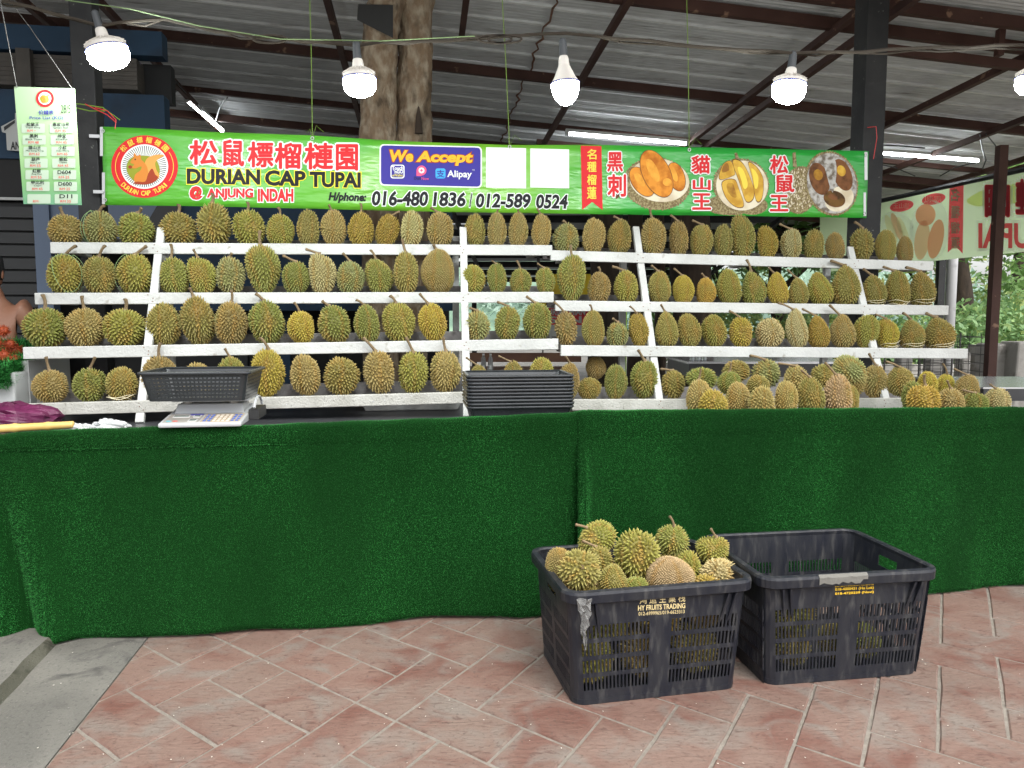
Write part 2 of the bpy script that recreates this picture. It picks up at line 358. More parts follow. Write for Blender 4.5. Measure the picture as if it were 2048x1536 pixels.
for (i, j, w, h) in sorted(cells):
    cen = BO+BA*(i+w/2)+BB*(j+h/2)
    if not (-1.9 < cen[0] < 4.3 and 1.75 < cen[1] < 4.75): continue
    if cen[1] < 1.2*abs(cen[0])-.0 and cen[1] < 2.2: continue
    if abs(cen[0]) > .80*cen[1]+.25: continue
    v_here = float(NV[:2] @ cen) - C0
    if v_here > .16: continue
    gx = .0058/.21
    pts = []
    def side(ax, ay, bx, by, n):
        for q in range(n):
            f = q/n; jx, jy = rb.uniform(-.008, .008), rb.uniform(-.008, .008)
            pts.append((ax+(bx-ax)*f+jx, ay+(by-ay)*f+jy))
    x0, y0, x1, y1 = i+gx, j+gx, i+w-gx, j+h-gx
    side(x0, y0, x1, y0, 3*w-1); side(x1, y0, x1, y1, 3*h-1); side(x1, y1, x0, y1, 3*w-1); side(x0, y1, x0, y0, 3*h-1)
    poly = [BO+BA*px+BB*py for px, py in pts]
    poly = clip(poly, EDG0+edn*.004, edn)
    if len(poly) < 4: continue
    c0 = sum(poly)/len(poly)
    zt = rb.uniform(-.0012, .0012)
    tp = [q+(c0-q)/np.linalg.norm(c0-q)*.006 for q in poly]
    n = len(poly); b = MB()
    b.add([(q[0]-c0[0], q[1]-c0[1], zt) for q in tp]+[(q[0]-c0[0], q[1]-c0[1], -.0055) for q in poly],
          [tuple(range(n))]+[(n+a, n+(a+1) % n, (a+1) % n, a) for a in range(n)])
    b.build('brick', M['brick'], paving, loc=(c0[0], c0[1], 0)); n_br += 1
print('bricks', n_br)

# bare concrete strip and the raised concrete step at the left
K0, K1 = onz(112, 1290), onz(-60, 1470)
kd = (K1-K0)/np.linalg.norm(K1-K0); kb = K0-kd*1.0; kf = K0+kd*2.2
ap = MB(); e0 = pe0; e1 = pe1
ap.add([(kb[0],kb[1],-.001),(kf[0],kf[1],-.001),(e1[0],e1[1],-.001),(e0[0],e0[1],-.001)], [(0,1,2,3)])
tag(ap.build('concrete_strip', M['concrete']), kind='structure')
st = MB(); NS = 26; rk = random.Random(2); r1, r2 = [], []
for q in range(NS+1):
    p = kb+(kf-kb)*q/NS; jj = rk.uniform(-.006, .006); r1.append((p[0]+jj, p[1], -.001)); r2.append((p[0]-.028+rk.uniform(-.008,.006), p[1]-.005, .040+rk.uniform(-.004,.004)))
r3 = [(x-3.0, y-.3, .040) for x, y, z in r2]
n = NS+1; fs = [(a, a+1, n+a+1, n+a) for a in range(NS)]+[(n+a, n+a+1, 2*n+a+1, 2*n+a) for a in range(NS)]
st.add(r1+r2+r3, [tuple(reversed(f)) for f in fs]); st.m = [1 if q % 2 == 0 and False else 0 for q in range(len(fs))]
for q in range(NS): st.m[q] = 1 if fs[q][0] < n else 0
st.m = [1 if f[0] < n else 0 for f in fs]
tag(st.build('concrete_step', [M['concrete'], M['kerb_face']]), kind='structure')

# ------------------------------------------------------------------ roof of corrugated sheets on brown steel
Z0 = 4.25
ra = np.array([-.116, 1, -.042]); ra /= np.linalg.norm(ra)
rbv = np.array([math.cos(R(7)), math.sin(R(7)), -.07]); rbv /= np.linalg.norm(rbv)
RN = np.cross(rbv, ra); RN /= np.linalg.norm(RN)
RO = np.array([0, 0, Z0])
def onroof(x, y, drop=0.0): return onplane(x, y, RO-RN*drop, RN)
def rc(p): # roof coordinates (along rafters, along ribs)
    d = p-RO; A = np.array([[ra@ra, ra@rbv], [ra@rbv, rbv@rbv]]); return np.linalg.solve(A, [d@ra, d@rbv])
def RP(a, b, drop=0.0): return RO+ra*a+rbv*b-RN*drop
canopy = empty('market_canopy', (0, 0, 0), label='low canopy of grey corrugated metal sheets on brown steel beams over the fruit stall', cat='canopy')
B_L, B_R = -9.0, rc(onroof(2048, 316))[1]
BS1 = rc(onroof(1108, 2))[1]
def sheet_mesh(b0, b1, wid, jag, name):
    prof = []      # (a, drop, rib?)  ribs stand down into view as pale strips
    a = 0.0; step = wid/3
    for k in range(3):
        a0 = k*step
        prof += [(a0, 0.0), (a0+.008, .020), (a0+.036, .020), (a0+.044, 0.0)]
        nn = 6; w = (step-.044)/nn
        for q in range(nn):
            s = a0+.044+q*w; prof += [(s+w*.35, -.004), (s+w*.65, -.004)] 
            if q < nn-1: prof += [(s+w, .002)]
    prof.append((wid, 0.0)); prof.append((wid+.03, -.001))
    mb = MB(); nb = 7; rr = random.Random(int(b0*10)+5)
    je = [(rr.uniform(-jag, jag) if jag else 0) for _ in prof]
    vs = []
    for kb_ in range(nb+1):
        for q, (a, dr) in enumerate(prof):
            b = b0+(b1-b0)*kb_/nb+(je[q] if kb_ == 0 else 0)
            vs.append(ra*a+rbv*b-RN*(dr))
    n = len(prof); fs = []; mi = []
    for kb_ in range(nb):
        for q in range(n-1):
            fs.append((kb_*n+q, kb_*n+q+1, (kb_+1)*n+q+1, (kb_+1)*n+q))
            mi.append(1 if (prof[q][1] >= .015 and prof[q+1][1] >= .015) else 0)
    mb.v = [tuple(p) for p in vs]; mb.f = fs; mb.m = mi
    return mb.mesh(name, [M['roof_metal'], M['roof_rib']])
SW = 1.05
bands = [(B_L, -4.2, 0, 0.0), (-4.2, BS1+.1, 0, .012), (BS1, BS1+2.6, .035, .0), (BS1+2.55, B_R, 0, .012)]
for bi, (b0, b1, jag, dz) in enumerate(bands):
    me = sheet_mesh(b0, b1, SW, jag, 'roof_sheet')
    for k in range(15):
        aa = 1.5+k*SW
        if bi in (0,) and k > 9: continue
        link('roof_sheet', me, canopy, loc=RO+ra*aa+RN*(.0+dz+(k % 2)*.003))
# torn rusty edge on the lap of the sheets
e = MB(); rr = random.Random(8)
pts = [RP(1.6+q*.12, BS1+rr.uniform(-.03, .03), .024) for q in range(80)]
e.tube(pts, [rr.uniform(.006, .013) for _ in pts], 5)
e.build('rusty_edge', M['rust'], canopy)
def along_b(x, y, drop, b0, b1, w=.05, h=.09, m='steel_brown', name='purlin'):
    a = rc(onroof(x, y, drop))[0]
    b = MB(); b.beam(RP(a, b0, drop), RP(a, b1, drop), w, h, up=RN); return b.build(name, M[m], canopy)
def along_a(x, y, drop, a0, a1, w=.06, h=.09, m='steel_brown', name='rafter'):
    bb = rc(onroof(x, y, drop))[1]
    b = MB(); b.beam(RP(a0, bb, drop), RP(a1, bb, drop), w, h, up=RN); return b.build(name, M[m], canopy)
along_b(1717, 55, .085, BS1, B_R); along_b(870, 131, .085, -6.5, B_R)
along_b(867, 229, .085, -6.5, B_R, .05, .06); along_b(1758, 354, .085, 1.5, B_R)
along_b(1772, 12, .085, 2.6, B_R); 
p_ = rc(onroof(1772, 99, .30)); b = MB(); b.beam(RP(p_[0], p_[1]-.05, .30), RP(p_[0], B_R, .30), .05, .07, up=RN); b.build('truss_chord', M['steel_brown'], canopy)
q_ = rc(onroof(2000, 80, .18)); b = MB(); b.beam(RP(q_[0], q_[1], .10), RP(q_[0], q_[1], .30), .05, .05, up=rbv); b.build('truss_post', M['steel_brown'], canopy)
for x, y, a0, a1, dr in ((90, 40, 1.5, 9, .14), (205, 10, 1.5, 13, .14), (655, 2, 1.5, 16, .14), (932, 2, 1.5, 6.9, .14), (1247, 17, 1.5, 16, .14),
                     (1720, 20, 1.5, 16, .14), (1717, 76, 1.5, 16, .20), (2048, 116, 1.5, 16, .14), (2048, 239, 1.5, 16, .14),
                     (2048, 318, 1.5, 16, .10), (2048, 334, 1.5, 16, .22)):
    along_a(x, y, dr, a0, a1, .05 if dr != .2 else .045, .06, m='steel_brown')
for k in range(5):      # far purlins seen small between the shelves
    b = MB(); aa = 10.4+k*1.4; b.beam(RP(aa, -6, .085), RP(aa, B_R, .085), .05, .09, up=RN); b.build('purlin', M['steel_brown'], canopy)
# posts
def post(x, ybot, v, w, name, m, ztop=3.7, dx=0):
    u, z, t = onv(x, ybot, v); b = MB(); b.wbox(u-w/2, u+w/2, v-w/2, v+w/2, 0, ztop); return b.build(name, M[m], canopy)
def post_u(x, y, v):
    return onv(x, y, v)[0]
for xx, yy, ww in ((186, 400, .125), (1728, 430, .155)):
    u = post_u(xx, yy, 1.50); v = 1.50
    hz = 4.25-.042*5.6-.07*(u)-.05
    b = MB(); b.wbox(u-ww/2, u+ww/2, v-ww/2, v+ww/2, 0, hz); o = b.build('post', M['steel_dark'], canopy); bevel(o, .006)
P_ = onY(1997, 420, 7.4); b = MB(); b.box(P_[0]-.04, P_[0]+.04, 7.36, 7.44, 0, 3.0); b.build('post', M['steel_brown'], canopy)
for x, y, Y in ((512, 560, 9.), (1885, 470, 11.5)):
    P_ = onY(x, y, Y); b = MB(); b.box(P_[0]-.05, P_[0]+.05, Y-.05, Y+.05, 0, 3.0); b.build('post', M['steel_dark'], canopy)

def thin(name, c, tr_=.55):
    m = bpy.data.materials.new(name); m.use_nodes = True; t = m.node_tree; p = t.nodes['Principled BSDF']; L = t.links.new; p.inputs['Base Color'].default_value = (*c, 1); p.inputs['Roughness'].default_value = .5
    tr = t.nodes.new('ShaderNodeBsdfTranslucent'); tr.inputs[0].default_value = (*c, 1); ms = t.nodes.new('ShaderNodeMixShader'); ms.inputs[0].default_value = tr_
    L(p.outputs[0], ms.inputs[1]); L(tr.outputs[0], ms.inputs[2]); L(ms.outputs[0], t.nodes['Material Output'].inputs[0]); return m
M['clear_sheet'] = thin('clear_sheet', (.55,.56,.56), .6)
# a second lower canopy far behind, seen between the racks
cb = empty('rear_canopy', (0, 12, 0), label='dark-beamed grey metal canopy far behind, seen through the gap between the racks', cat='canopy'); inv = Vector((0, -12, 0))
def rq(x, y): return (x, y, 3.05-.115*(y-9))
b = MB()
for k in range(18): 
    y = 9+k*.42; b.add([rq(-.9, y), rq(3.6, y), rq(3.6, y+.40), rq(-.9, y+.40)], [(0, 1, 2, 3)]); 
o = b.build('roof_sheet', M['clear_sheet'], cb, loc=inv); solid(o, .02); o.modifiers.clear(); o['kind'] = 'stuff'
for k in range(9):
    y = 9.1+k*.85; b = MB(); b.beam(np.array(rq(-1, y))-[0,0,.10], np.array(rq(3.7, y))-[0,0,.10], .06, .10); b.build('beam', M['steel_dark'], cb, loc=inv)
for k in range(5):
    x = -.8+k*1.08; b = MB(); b.beam(np.array(rq(x, 9))-[0,0,.20], np.array(rq(x+.3, 16.6))-[0,0,.20], .05, .06); b.build('rafter', M['steel_dark'], cb, loc=inv)
for x, y in ((-.8, 9.2), (-.8, 16.4), (3.5, 16.4)):
    b = MB(); b.box(x-.05, x+.05, y-.05, y+.05, -.02, rq(0, y)[2]-.1); b.build('post', M['steel_dark'], cb, loc=inv)

# tube lights under the roof
def tube_light(p, q, label, w=.06):
    p, q = np.array(p), np.array(q); c = (p+q)/2
    root = empty('tube_light', c, label=label, cat='tube light', group='tube lights under the canopy roof')
    b = MB(); b.beam(p-c+np.array([0,0,.035]), q-c+np.array([0,0,.035]), w, .035); b.build('fixture', M['tube_body'], root)
    d = (q-p)/np.linalg.norm(q-p); b = MB(); b.tube([p-c+d*.04, q-c-d*.04], .016, 10); b.build('lamp', M['tube_glow'], root, smooth=True)
    for s in (p-c+d*.02, q-c-d*.02):
        b = MB(); b.beam(s-d*.02, s+d*.02, .05, .04); b.build('end_cap', M['tube_body'], root)
tube_light(onroof(372, 199, .17), onroof(446, 264, .17), 'lit tube light running away under the roof, just right of the price board post')
tube_light(onroof(1131, 267, .17), onroof(1378, 288, .17), 'lit tube light right above the middle of the banner')
tube_light(onroof(1752, 306, .17), onroof(1962, 322, .17), 'lit tube light under the roof, to the right of the dark right post')
# ------------------------------------------------------------------ counter with artificial turf
ET = [(-300,880),(0,872),(100,864),(300,858),(560,853),(600,850),(940,838),(1150,828),(1170,824),(1400,822),(2048,817),(2400,815)]
EU = np.array([onv(x, y, 0)[0] for x, y in ET]); EZ = np.array([onv(x, y, 0)[1] for x, y in ET])
def ztop(u): return np.interp(u, EU, EZ)
uSEAM = onv(1158, 1000, 0)[0]
fa = onv(0, 930, 0); fb = onv(78, 1283, 0)
def folds(u, z, side):
    h = np.clip((.83-z)/.83, 0, 1)
    d = .020*np.sin(u*4.1+1.3+1.2*z)*h+.014*np.sin(u*8.7+2.*z+.5)*h+.004*np.sin(u*17+z*5)*h
    d += -.02*h**2
    if side == 'L':
        uf = fa[0]+(fb[0]-fa[0])*np.clip((fa[1]-z)/(fa[1]-fb[1]), 0, 1.2)
        d += -.050*h*np.exp(-((u-uf-.07)/.06)**2)+.10*h*np.exp(-((u-uf+.05)/.05)**2)
        d += .11*h**1.0*np.clip((u-(uSEAM-.20))/.20, 0, 1)**2-.014*h*np.exp(-((u-uSEAM+.30)/.06)**2)
    else:
        d += -.030*np.exp(-((u-uSEAM-.02)/.035)**2)*np.clip(h*3+.25, 0, 1)+.02*h*np.exp(-((u-uSEAM-.14)/.07)**2)-.012*h*np.exp(-((u-uSEAM-.30)/.08)**2)
    return d
def cloth_pos(u, t, side, top=.06):
    """t in 0..1 over the strip: back of the rim, rim edge, crease, hanging front"""
    zt = ztop(u)+.0015*np.sin(u*23)
    K = np.array([0, .05, .065, .08, .16, .175, .19, 1.0])
    vv = np.array([top, .012, .003, 0, .001, .005, .004, 0.])
    v = np.interp(t, K, vv)
    za = [zt-.004, zt, zt-.004, zt-.016]
    zc = .838+0*u
    zb = [zc+.008, zc-.006, zc-.02, .012+0*u+.006*np.sin(u*6)]
    zz = np.stack([za[0], za[1], za[2], za[3], zb[0], zb[1], zb[2], zb[3]])
    idx = np.clip(np.searchsorted(K, t, side='right')-1, 0, 6); f = (t-K[idx])/(K[idx+1]-K[idx])
    ar = np.arange(len(u)); z = zz[idx, ar]*(1-f)+zz[idx+1, ar]*f
    v = v+folds(u, z, side)*np.clip((t-.17)/.08, 0, 1)
    if side == 'L':   # second strip of turf lapped along the rim
        v = v-.007*np.clip((EU[5]-u)*60, 0, 1)*((t > .06) & (t < .168))
    return UV[None]*u[:, None]+NV[None]*(C0+v)[:, None]+np.array([0, 0, 1.])[None]*z[:, None]
def turf(name, label, u0, u1, side, n_blades, shift=0.0):
    nu = int((u1-u0)/.03); tt = np.concatenate([[0, .03, .05, .057, .065, .072, .08, .10, .13, .16, .168, .175, .182, .19], np.linspace(.21, 1, 34)])
    uu = np.linspace(u0, u1, nu); U_, T_ = np.meshgrid(uu, tt, indexing='ij')
    P = cloth_pos(U_.ravel(), T_.ravel(), side)+NV*shift
    me = bpy.data.meshes.new('turf_sheet'); nt_ = len(tt)
    fs = [(i*nt_+j, i*nt_+j+1, (i+1)*nt_+j+1, (i+1)*nt_+j) for i in range(nu-1) for j in range(nt_-1)]
    me.from_pydata([tuple(p) for p in P], [], fs); me.materials.append(M['turf_base']); me.polygons.foreach_set('use_smooth', [True]*len(fs)); me.update()
    root = empty(name, W((u0+u1)/2, 0, 0), label=label, cat='turf cloth'); bpy.context.view_layer.update()
    inv = -Vector(root.location)
    o = link('turf_sheet', me, root, loc=inv); solid(o, .004, 1)
    # blades
    r = np.random.RandomState(3+int(10*abs(u0)))
    t = r.rand(n_blades); t = np.where(r.rand(n_blades) < .17, t*.19, .19+t*.81)
    u = u0+(u1-u0)*r.rand(n_blades)
    p = cloth_pos(u, t, side); e = 1e-3
    du = cloth_pos(u+e, t, side)-p; dt = cloth_pos(u, np.clip(t+e, 0, 1), side)-p; dt[t > .998] = (0, 0, -1e-3)
    nrm = np.cross(du, dt); nrm /= (np.linalg.norm(nrm, axis=1)[:, None]+1e-12)
    nrm *= np.where((nrm @ (-NV+np.array([0, 0, .3]))) < 0, -1, 1)[:, None]
    p = p+NV*shift
    L = .006+.006*r.rand(n_blades); dirn = nrm+r.normal(0, .5, (n_blades, 3))+np.array([0, 0, -.35]); dirn /= np.linalg.norm(dirn, axis=1)[:, None]
    sd_ = np.cross(dirn, r.normal(0, 1, (n_blades, 3))); sd_ /= np.linalg.norm(sd_, axis=1)[:, None]; wd = .0009+.0005*r.rand(n_blades)
    V3 = np.stack([p-sd_*wd[:, None], p+sd_*wd[:, None], p+dirn*L[:, None]], 1).reshape(-1, 3)
    me = bpy.data.meshes.new('turf_blades'); me.vertices.add(len(V3)); me.vertices.foreach_set('co', V3.ravel())
    me.loops.add(len(V3)); me.loops.foreach_set('vertex_index', np.arange(len(V3), dtype=np.int32))
    me.polygons.add(n_blades); me.polygons.foreach_set('loop_start', np.arange(0, len(V3), 3, dtype=np.int32))
    at = me.attributes.new('rnd', 'FLOAT', 'POINT'); at.data.foreach_set('value', np.repeat(r.rand(n_blades)**2.2, 3))
    me.materials.append(M['turf_blade']); me.update(); me.validate()
    o = link('turf_blades', me, root, loc=inv); o['kind'] = 'stuff'
    return root
uL = fa[0]-.9
turf('turf_cloth', 'green artificial turf sheet hanging below the weighing scale, to the left of the seam', uL, uSEAM+.02, 'L', 480000)
turf('turf_cloth', 'green artificial turf sheet hanging behind the two black crates, right of the seam', uSEAM-.01, 3.35, 'R', 440000, -.006)

ct = empty('counter_table', W(.6, .5, 0), label='low dark counter table behind the rim of the turf cloth, carrying the racks', cat='table'); inv = -Vector(ct.location)
b = MB(); b.wbox(uL, uSEAM+.05, .065, 1.5, .835, .858); b.build('table_top', M['table_dark'], ct, loc=inv)
b = MB(); b.wbox(uSEAM+.051, 3.3, .065, .66, .835, .862); b.build('table_top', M['turf_base'], ct, loc=inv)
b = MB(); b.wbox(uSEAM+.051, 3.3, .662, 1.5, .835, .858); b.build('table_top', M['table_dark'], ct, loc=inv)
b = MB(); b.wbox(uL, 3.3, .03, .055, .84, .905); b.build('rim_board', M['timber'], ct, loc=inv)
for uu in (-2.4, -.9, .6, 2., 3.2):
    for vv in (.2, 1.35):
        b = MB(); b.wbox(uu-.02, uu+.02, vv, vv+.04, -.019, .834); b.build('leg', M['steel_dark'], ct, loc=inv)

# ------------------------------------------------------------------ display racks
VL = {1: 1.15, 2: 1.0, 3: .85, 4: .70}
SH = {('L',1): (104,485,1103,491), ('L',2): (73,586,1106,584), ('L',3): (50,694,1115,677), ('L',4): (30,807,928,783),
      ('R',1): (1100,501,1862,523), ('R',2): (1109,601,1892,611), ('R',3): (1120,690,1930,697), ('R',4): (1143,798,1880,795)}
LIPH = .062
lipline = {}
for k, (x0, y0, x1, y1) in SH.items():
    a = onv(x0, y0, VL[k[1]]); c = onv(x1, y1, VL[k[1]]); lipline[k] = (a[0], a[1], c[0], c[1])
def lipz(k, u): a = lipline[k]; return a[1]+(a[3]-a[1])*(u-a[0])/(a[2]-a[0])
def slab(mb, k, v0, v1, dz0, dz1, ua=None, ub=None, slope=0):
    a = lipline[k]; ua = a[0] if ua is None else ua; ub = a[2] if ub is None else ub
    z = lambda u: lipz(k, u)
    c = [W(ua,v0,z(ua)+dz0),W(ub,v0,z(ub)+dz0),W(ub,v1,z(ub)+dz0+slope),W(ua,v1,z(ua)+dz0+slope),
         W(ua,v0,z(ua)+dz1),W(ub,v0,z(ub)+dz1),W(ub,v1,z(ub)+dz1+slope),W(ua,v1,z(ua)+dz1+slope)]
    mb.hexa(c)
UPR = {'L': [(323,457,279,862), (926,456,934,838)], 'R': [(1271,455,1322,797), (1699,495,1776,797)]}
for side, lab in (('L', 'white stepped timber rack with four shelves of durians, behind the scale and baskets'),
                  ('R', 'white stepped timber rack with four shelves of durians, behind the heaped loose durians')):
    root = empty('display_rack', W(-.5 if side == 'L' else 2.2, 1.0, .86), label=lab, cat='rack', group='stepped racks for durians'); inv = -Vector(root.location)
    for s in (1, 2, 3, 4):
        k = (side, s); v = VL[s]
        b = MB(); slab(b, k, v-.028, v, -LIPH, 0)
        o = b.build('lip_board', M['white_dirty'] if s == 4 else M['white_paint'], root, loc=inv); bevel(o, .004)
        b = MB(); slab(b, k, v+.001, v+.10, -.040, -.024); b.build('shelf_board', M['grey_board'], root, loc=inv)
        b = MB(); slab(b, k, v+.235, v+.255, -.035, .045); o = b.build('back_board', M['grey_board'], root, loc=inv); bevel(o, .003)
        nb_ = MB(); rn = random.Random(s*7+(side == 'R'))
        for xt, yt, xb, yb in UPR[side]:
            ux = onv(xt+(xb-xt)*(s-.7)/3.4, 600, v)[0]
            for q in range(3):
                du, dz = rn.uniform(-.022, .022), -.012-.018*q
                c_ = W(ux+du, v-.0295, lipz(k, ux)+dz); nb_.add([c_+UV*.0032*math.cos(w*1.047)+np.array([0,0,.0032*math.sin(w*1.047)]) for w in range(6)], [(0,1,2,3,4,5)])
        nn_ = nb_.build('nail_heads', M['rust'], root, loc=inv); nn_['kind'] = 'stuff'
        a = lipline[k]
        for uu in (a[0]+.1, (a[0]+a[2])/2, a[2]-.1):
            b = MB(); slab(b, k, v+.001, v+.234, -.062, -.041, uu-.018, uu+.018); b.build('bearer', M['white_paint'], root, loc=inv)
    for (xt, yt, xb, yb) in UPR[side]:
        va, vc = 1.232, .668
        for _ in range(3):
            a = onv(xt, yt, va); va = .722+.536*(a[1]-lipz((side, 4), a[0]))
        zb = .859; vc = .722+.536*(zb-lipz((side, 4), a[0])); c = onv(xb, min(yb, 830), vc)
        top = W(a[0], va, a[1]); bot = W(c[0], vc, zb)
        b = MB(); b.beam(bot, top, .042, .026, up=NV); o = b.build('upright', M['white_paint'], root, loc=inv); bevel(o, .003)
        b = MB(); b.wbox(a[0]-.05, a[0]-.012, 1.41, 1.45, .859, a[1]-.03); o = b.build('rear_upright', M['white_paint'], root, loc=inv)
# ------------------------------------------------------------------ durians
def durian_mesh(seed, N, L, pear=0., bend=0., lobes=.05, asym=0., fatness=1.0, sharp=1.0, nl=5, kidney=0.):
    N = int(N*1.36); r = np.random.RandomState(seed)
    i = np.arange(N)+.5; phi = np.arccos(1-2*i/N); th = math.pi*(1+5**.5)*i
    D = np.stack([np.cos(th)*np.sin(phi), np.sin(th)*np.sin(phi), np.cos(phi)], 1)
    D += r.normal(0, .20/np.sqrt(N)*2, D.shape); D /= np.linalg.norm(D, axis=1)[:, None]
    ph = r.rand(6)*6.28
    def surf(d):
        z = d[:, 2]; az = np.arctan2(d[:, 1], d[:, 0]); eq = np.sqrt(np.clip(1-z*z, 0, 1))
        lob = np.abs(np.cos(az*nl/2+ph[0]+.35*np.sin(2*z+ph[1])))
        rad = 1+lobes*(lob**.6-.7)*eq**.7*1.6+.035*np.sin(2*az+ph[2]+2*z)*eq+.03*np.sin(3*z*1.5+ph[3]+az)+asym*np.sin(az+ph[4])*eq*.5
        p = d*rad[:, None]
        s = 1-pear*z*.9-abs(pear)*.25*(z*z)
        p[:, 0] *= s; p[:, 1] *= s
        p[:, 0] += bend*(z*z-.3)+kidney*np.cos(z*2.2)*-.5
        return p, 1-lob
    P, cl = surf(D)
    e = 1e-3; a = np.cross(D, [.3, .5, .81]); a /= np.linalg.norm(a, axis=1)[:, None]; b = np.cross(D, a)
    def nz(x): return x/np.linalg.norm(x, axis=1)[:, None]
    Pa, _ = surf(nz(D+a*e)); Pb, _ = surf(nz(D+b*e)); n = nz(np.cross(Pa-P, Pb-P)); n *= np.sign((n*D).sum(1))[:, None]
    t1 = nz(Pa-P); t2 = np.cross(n, t1)
    br = math.sqrt(4*math.pi/N)*.50; L = L*1.20
    hgt = L*(1+r.normal(0, .16, N)); dirn = nz(n+r.normal(0, .14, n.shape)+.18*np.array([0, 0, -1.])*(1-abs(n[:, 2:3]))*0)
    K = 5; rot = r.rand(N)*6.28
    V = []; tipv = []; clv = []
    ring = []
    for k in range(K):
        an = rot+2*math.pi*k/K
        q = P+(t1*np.cos(an)[:, None]+t2*np.sin(an)[:, None])*(br*(1+r.normal(0, .1, N)))[:, None]-n*.035
        ring.append(q)
    mid = []
    for k in range(K):
        an = rot+2*math.pi*k/K
        q = P+(t1*np.cos(an)[:, None]+t2*np.sin(an)[:, None])*(br*.42)+dirn*(hgt*.50)[:, None]
        mid.append(q)
    tip = P+dirn*hgt[:, None]
    allv = np.concatenate([np.stack(ring, 1), np.stack(mid, 1), tip[:, None]], 1)   # N,11,3
    nv = 2*K+1
    vs = allv.reshape(-1, 3)
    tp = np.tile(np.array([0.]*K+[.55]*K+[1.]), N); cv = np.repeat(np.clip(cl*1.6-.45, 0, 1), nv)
    base = (np.arange(N)*nv)[:, None]
    quads = np.concatenate([base+np.array([[k, (k+1) % K, K+(k+1) % K, K+k]]) for k in range(K)], 0)
    tris = np.concatenate([base+np.array([[K+k, K+(k+1) % K, 2*K]]) for k in range(K)], 0)
    # skin under the spikes
    nb, mb_ = 14, 20; sv = []
    for q in range(nb+1):
        z = math.cos(math.pi*q/nb); rr_ = math.sin(math.pi*q/nb)
        for w in range(mb_): sv.append((rr_*math.cos(6.2832*w/mb_), rr_*math.sin(6.2832*w/mb_), z))
    sp, scl = surf(np.array(sv)); o = len(vs)
    sf = [(o+q*mb_+w, o+(q+1)*mb_+w, o+(q+1)*mb_+(w+1) % mb_, o+q*mb_+(w+1) % mb_) for q in range(nb) for w in range(mb_)]
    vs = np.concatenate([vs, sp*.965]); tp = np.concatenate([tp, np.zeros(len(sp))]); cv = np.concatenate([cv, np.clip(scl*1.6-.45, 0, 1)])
    mn, mx = vs.min(0), vs.max(0); c = (mn+mx)/2; sx = (mx[0]-mn[0]); sz = mx[2]-mn[2]
    vs = (vs-c)/np.array([sx, sx, sz])
    me = bpy.data.meshes.new('durian_shell'); me.from_pydata([tuple(p) for p in vs], [], [tuple(int(x) for x in q) for q in quads]+[tuple(int(x) for x in q) for q in tris]+sf)
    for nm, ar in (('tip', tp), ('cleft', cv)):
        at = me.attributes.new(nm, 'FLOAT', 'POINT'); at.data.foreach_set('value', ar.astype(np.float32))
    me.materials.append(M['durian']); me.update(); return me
PROTO = {
 'r': [durian_mesh(1, 294, .13, lobes=.03), durian_mesh(2, 329, .12, lobes=.05), durian_mesh(3, 266, .14, lobes=.04)],
 'o': [durian_mesh(4, 336, .13, lobes=.06), durian_mesh(5, 378, .12, lobes=.09), durian_mesh(6, 301, .14, pear=.06, lobes=.05)],
 'p': [durian_mesh(7, 364, .11, pear=.26, bend=.06, lobes=.05), durian_mesh(8, 329, .12, pear=.32, bend=.12, lobes=.06), durian_mesh(9, 392, .10, pear=.22, bend=-.05, lobes=.05)],
 'i': [durian_mesh(10, 392, .12, pear=-.26, lobes=.04)],
 'b': [durian_mesh(11, 392, .12, bend=.28, lobes=.05), durian_mesh(12, 364, .13, bend=.2, pear=.12, lobes=.07)],
 'e': [durian_mesh(13, 1105, .045, pear=.12, lobes=.01, sharp=.8)],
 'l': [durian_mesh(14, 301, .14, lobes=.20), durian_mesh(15, 322, .14, lobes=.24, nl=4)],
 's': [durian_mesh(16, 210, .21, lobes=.05), durian_mesh(17, 196, .19, lobes=.10)],
 'f': [durian_mesh(18, 532, .08, lobes=.06), durian_mesh(19, 489, .09, pear=.1, lobes=.04)],
 'k': [durian_mesh(20, 294, .14, kidney=.55, lobes=.12)],
}
DC = {'tan': (.36,.265,.09), 'gre': (.20,.22,.042), 'yg': (.28,.27,.045), 'oli': (.25,.21,.05), 'och': (.36,.25,.035), 'bro': (.27,.185,.065),
      'gg': (.27,.285,.105), 'lt': (.46,.39,.18), 'yel': (.42,.33,.04), 'pin': (.42,.29,.16), 'ora': (.46,.29,.04), 'dg': (.15,.18,.05)}
CW = {'tan': 'tan', 'gre': 'green', 'yg': 'yellow-green', 'oli': 'olive', 'och': 'ochre', 'bro': 'brownish', 'gg': 'grey-green', 'lt': 'pale tan', 'yel': 'yellow', 'pin': 'pinkish tan', 'ora': 'orange-yellow', 'dg': 'dark green'}
SWD = {'r': 'round', 'o': 'oval', 'p': 'pear-shaped', 'i': 'top-heavy', 'b': 'bent', 'e': 'smooth egg-shaped', 'l': 'deeply lobed', 's': 'spiky', 'f': 'finely spined', 'k': 'kidney-shaped'}
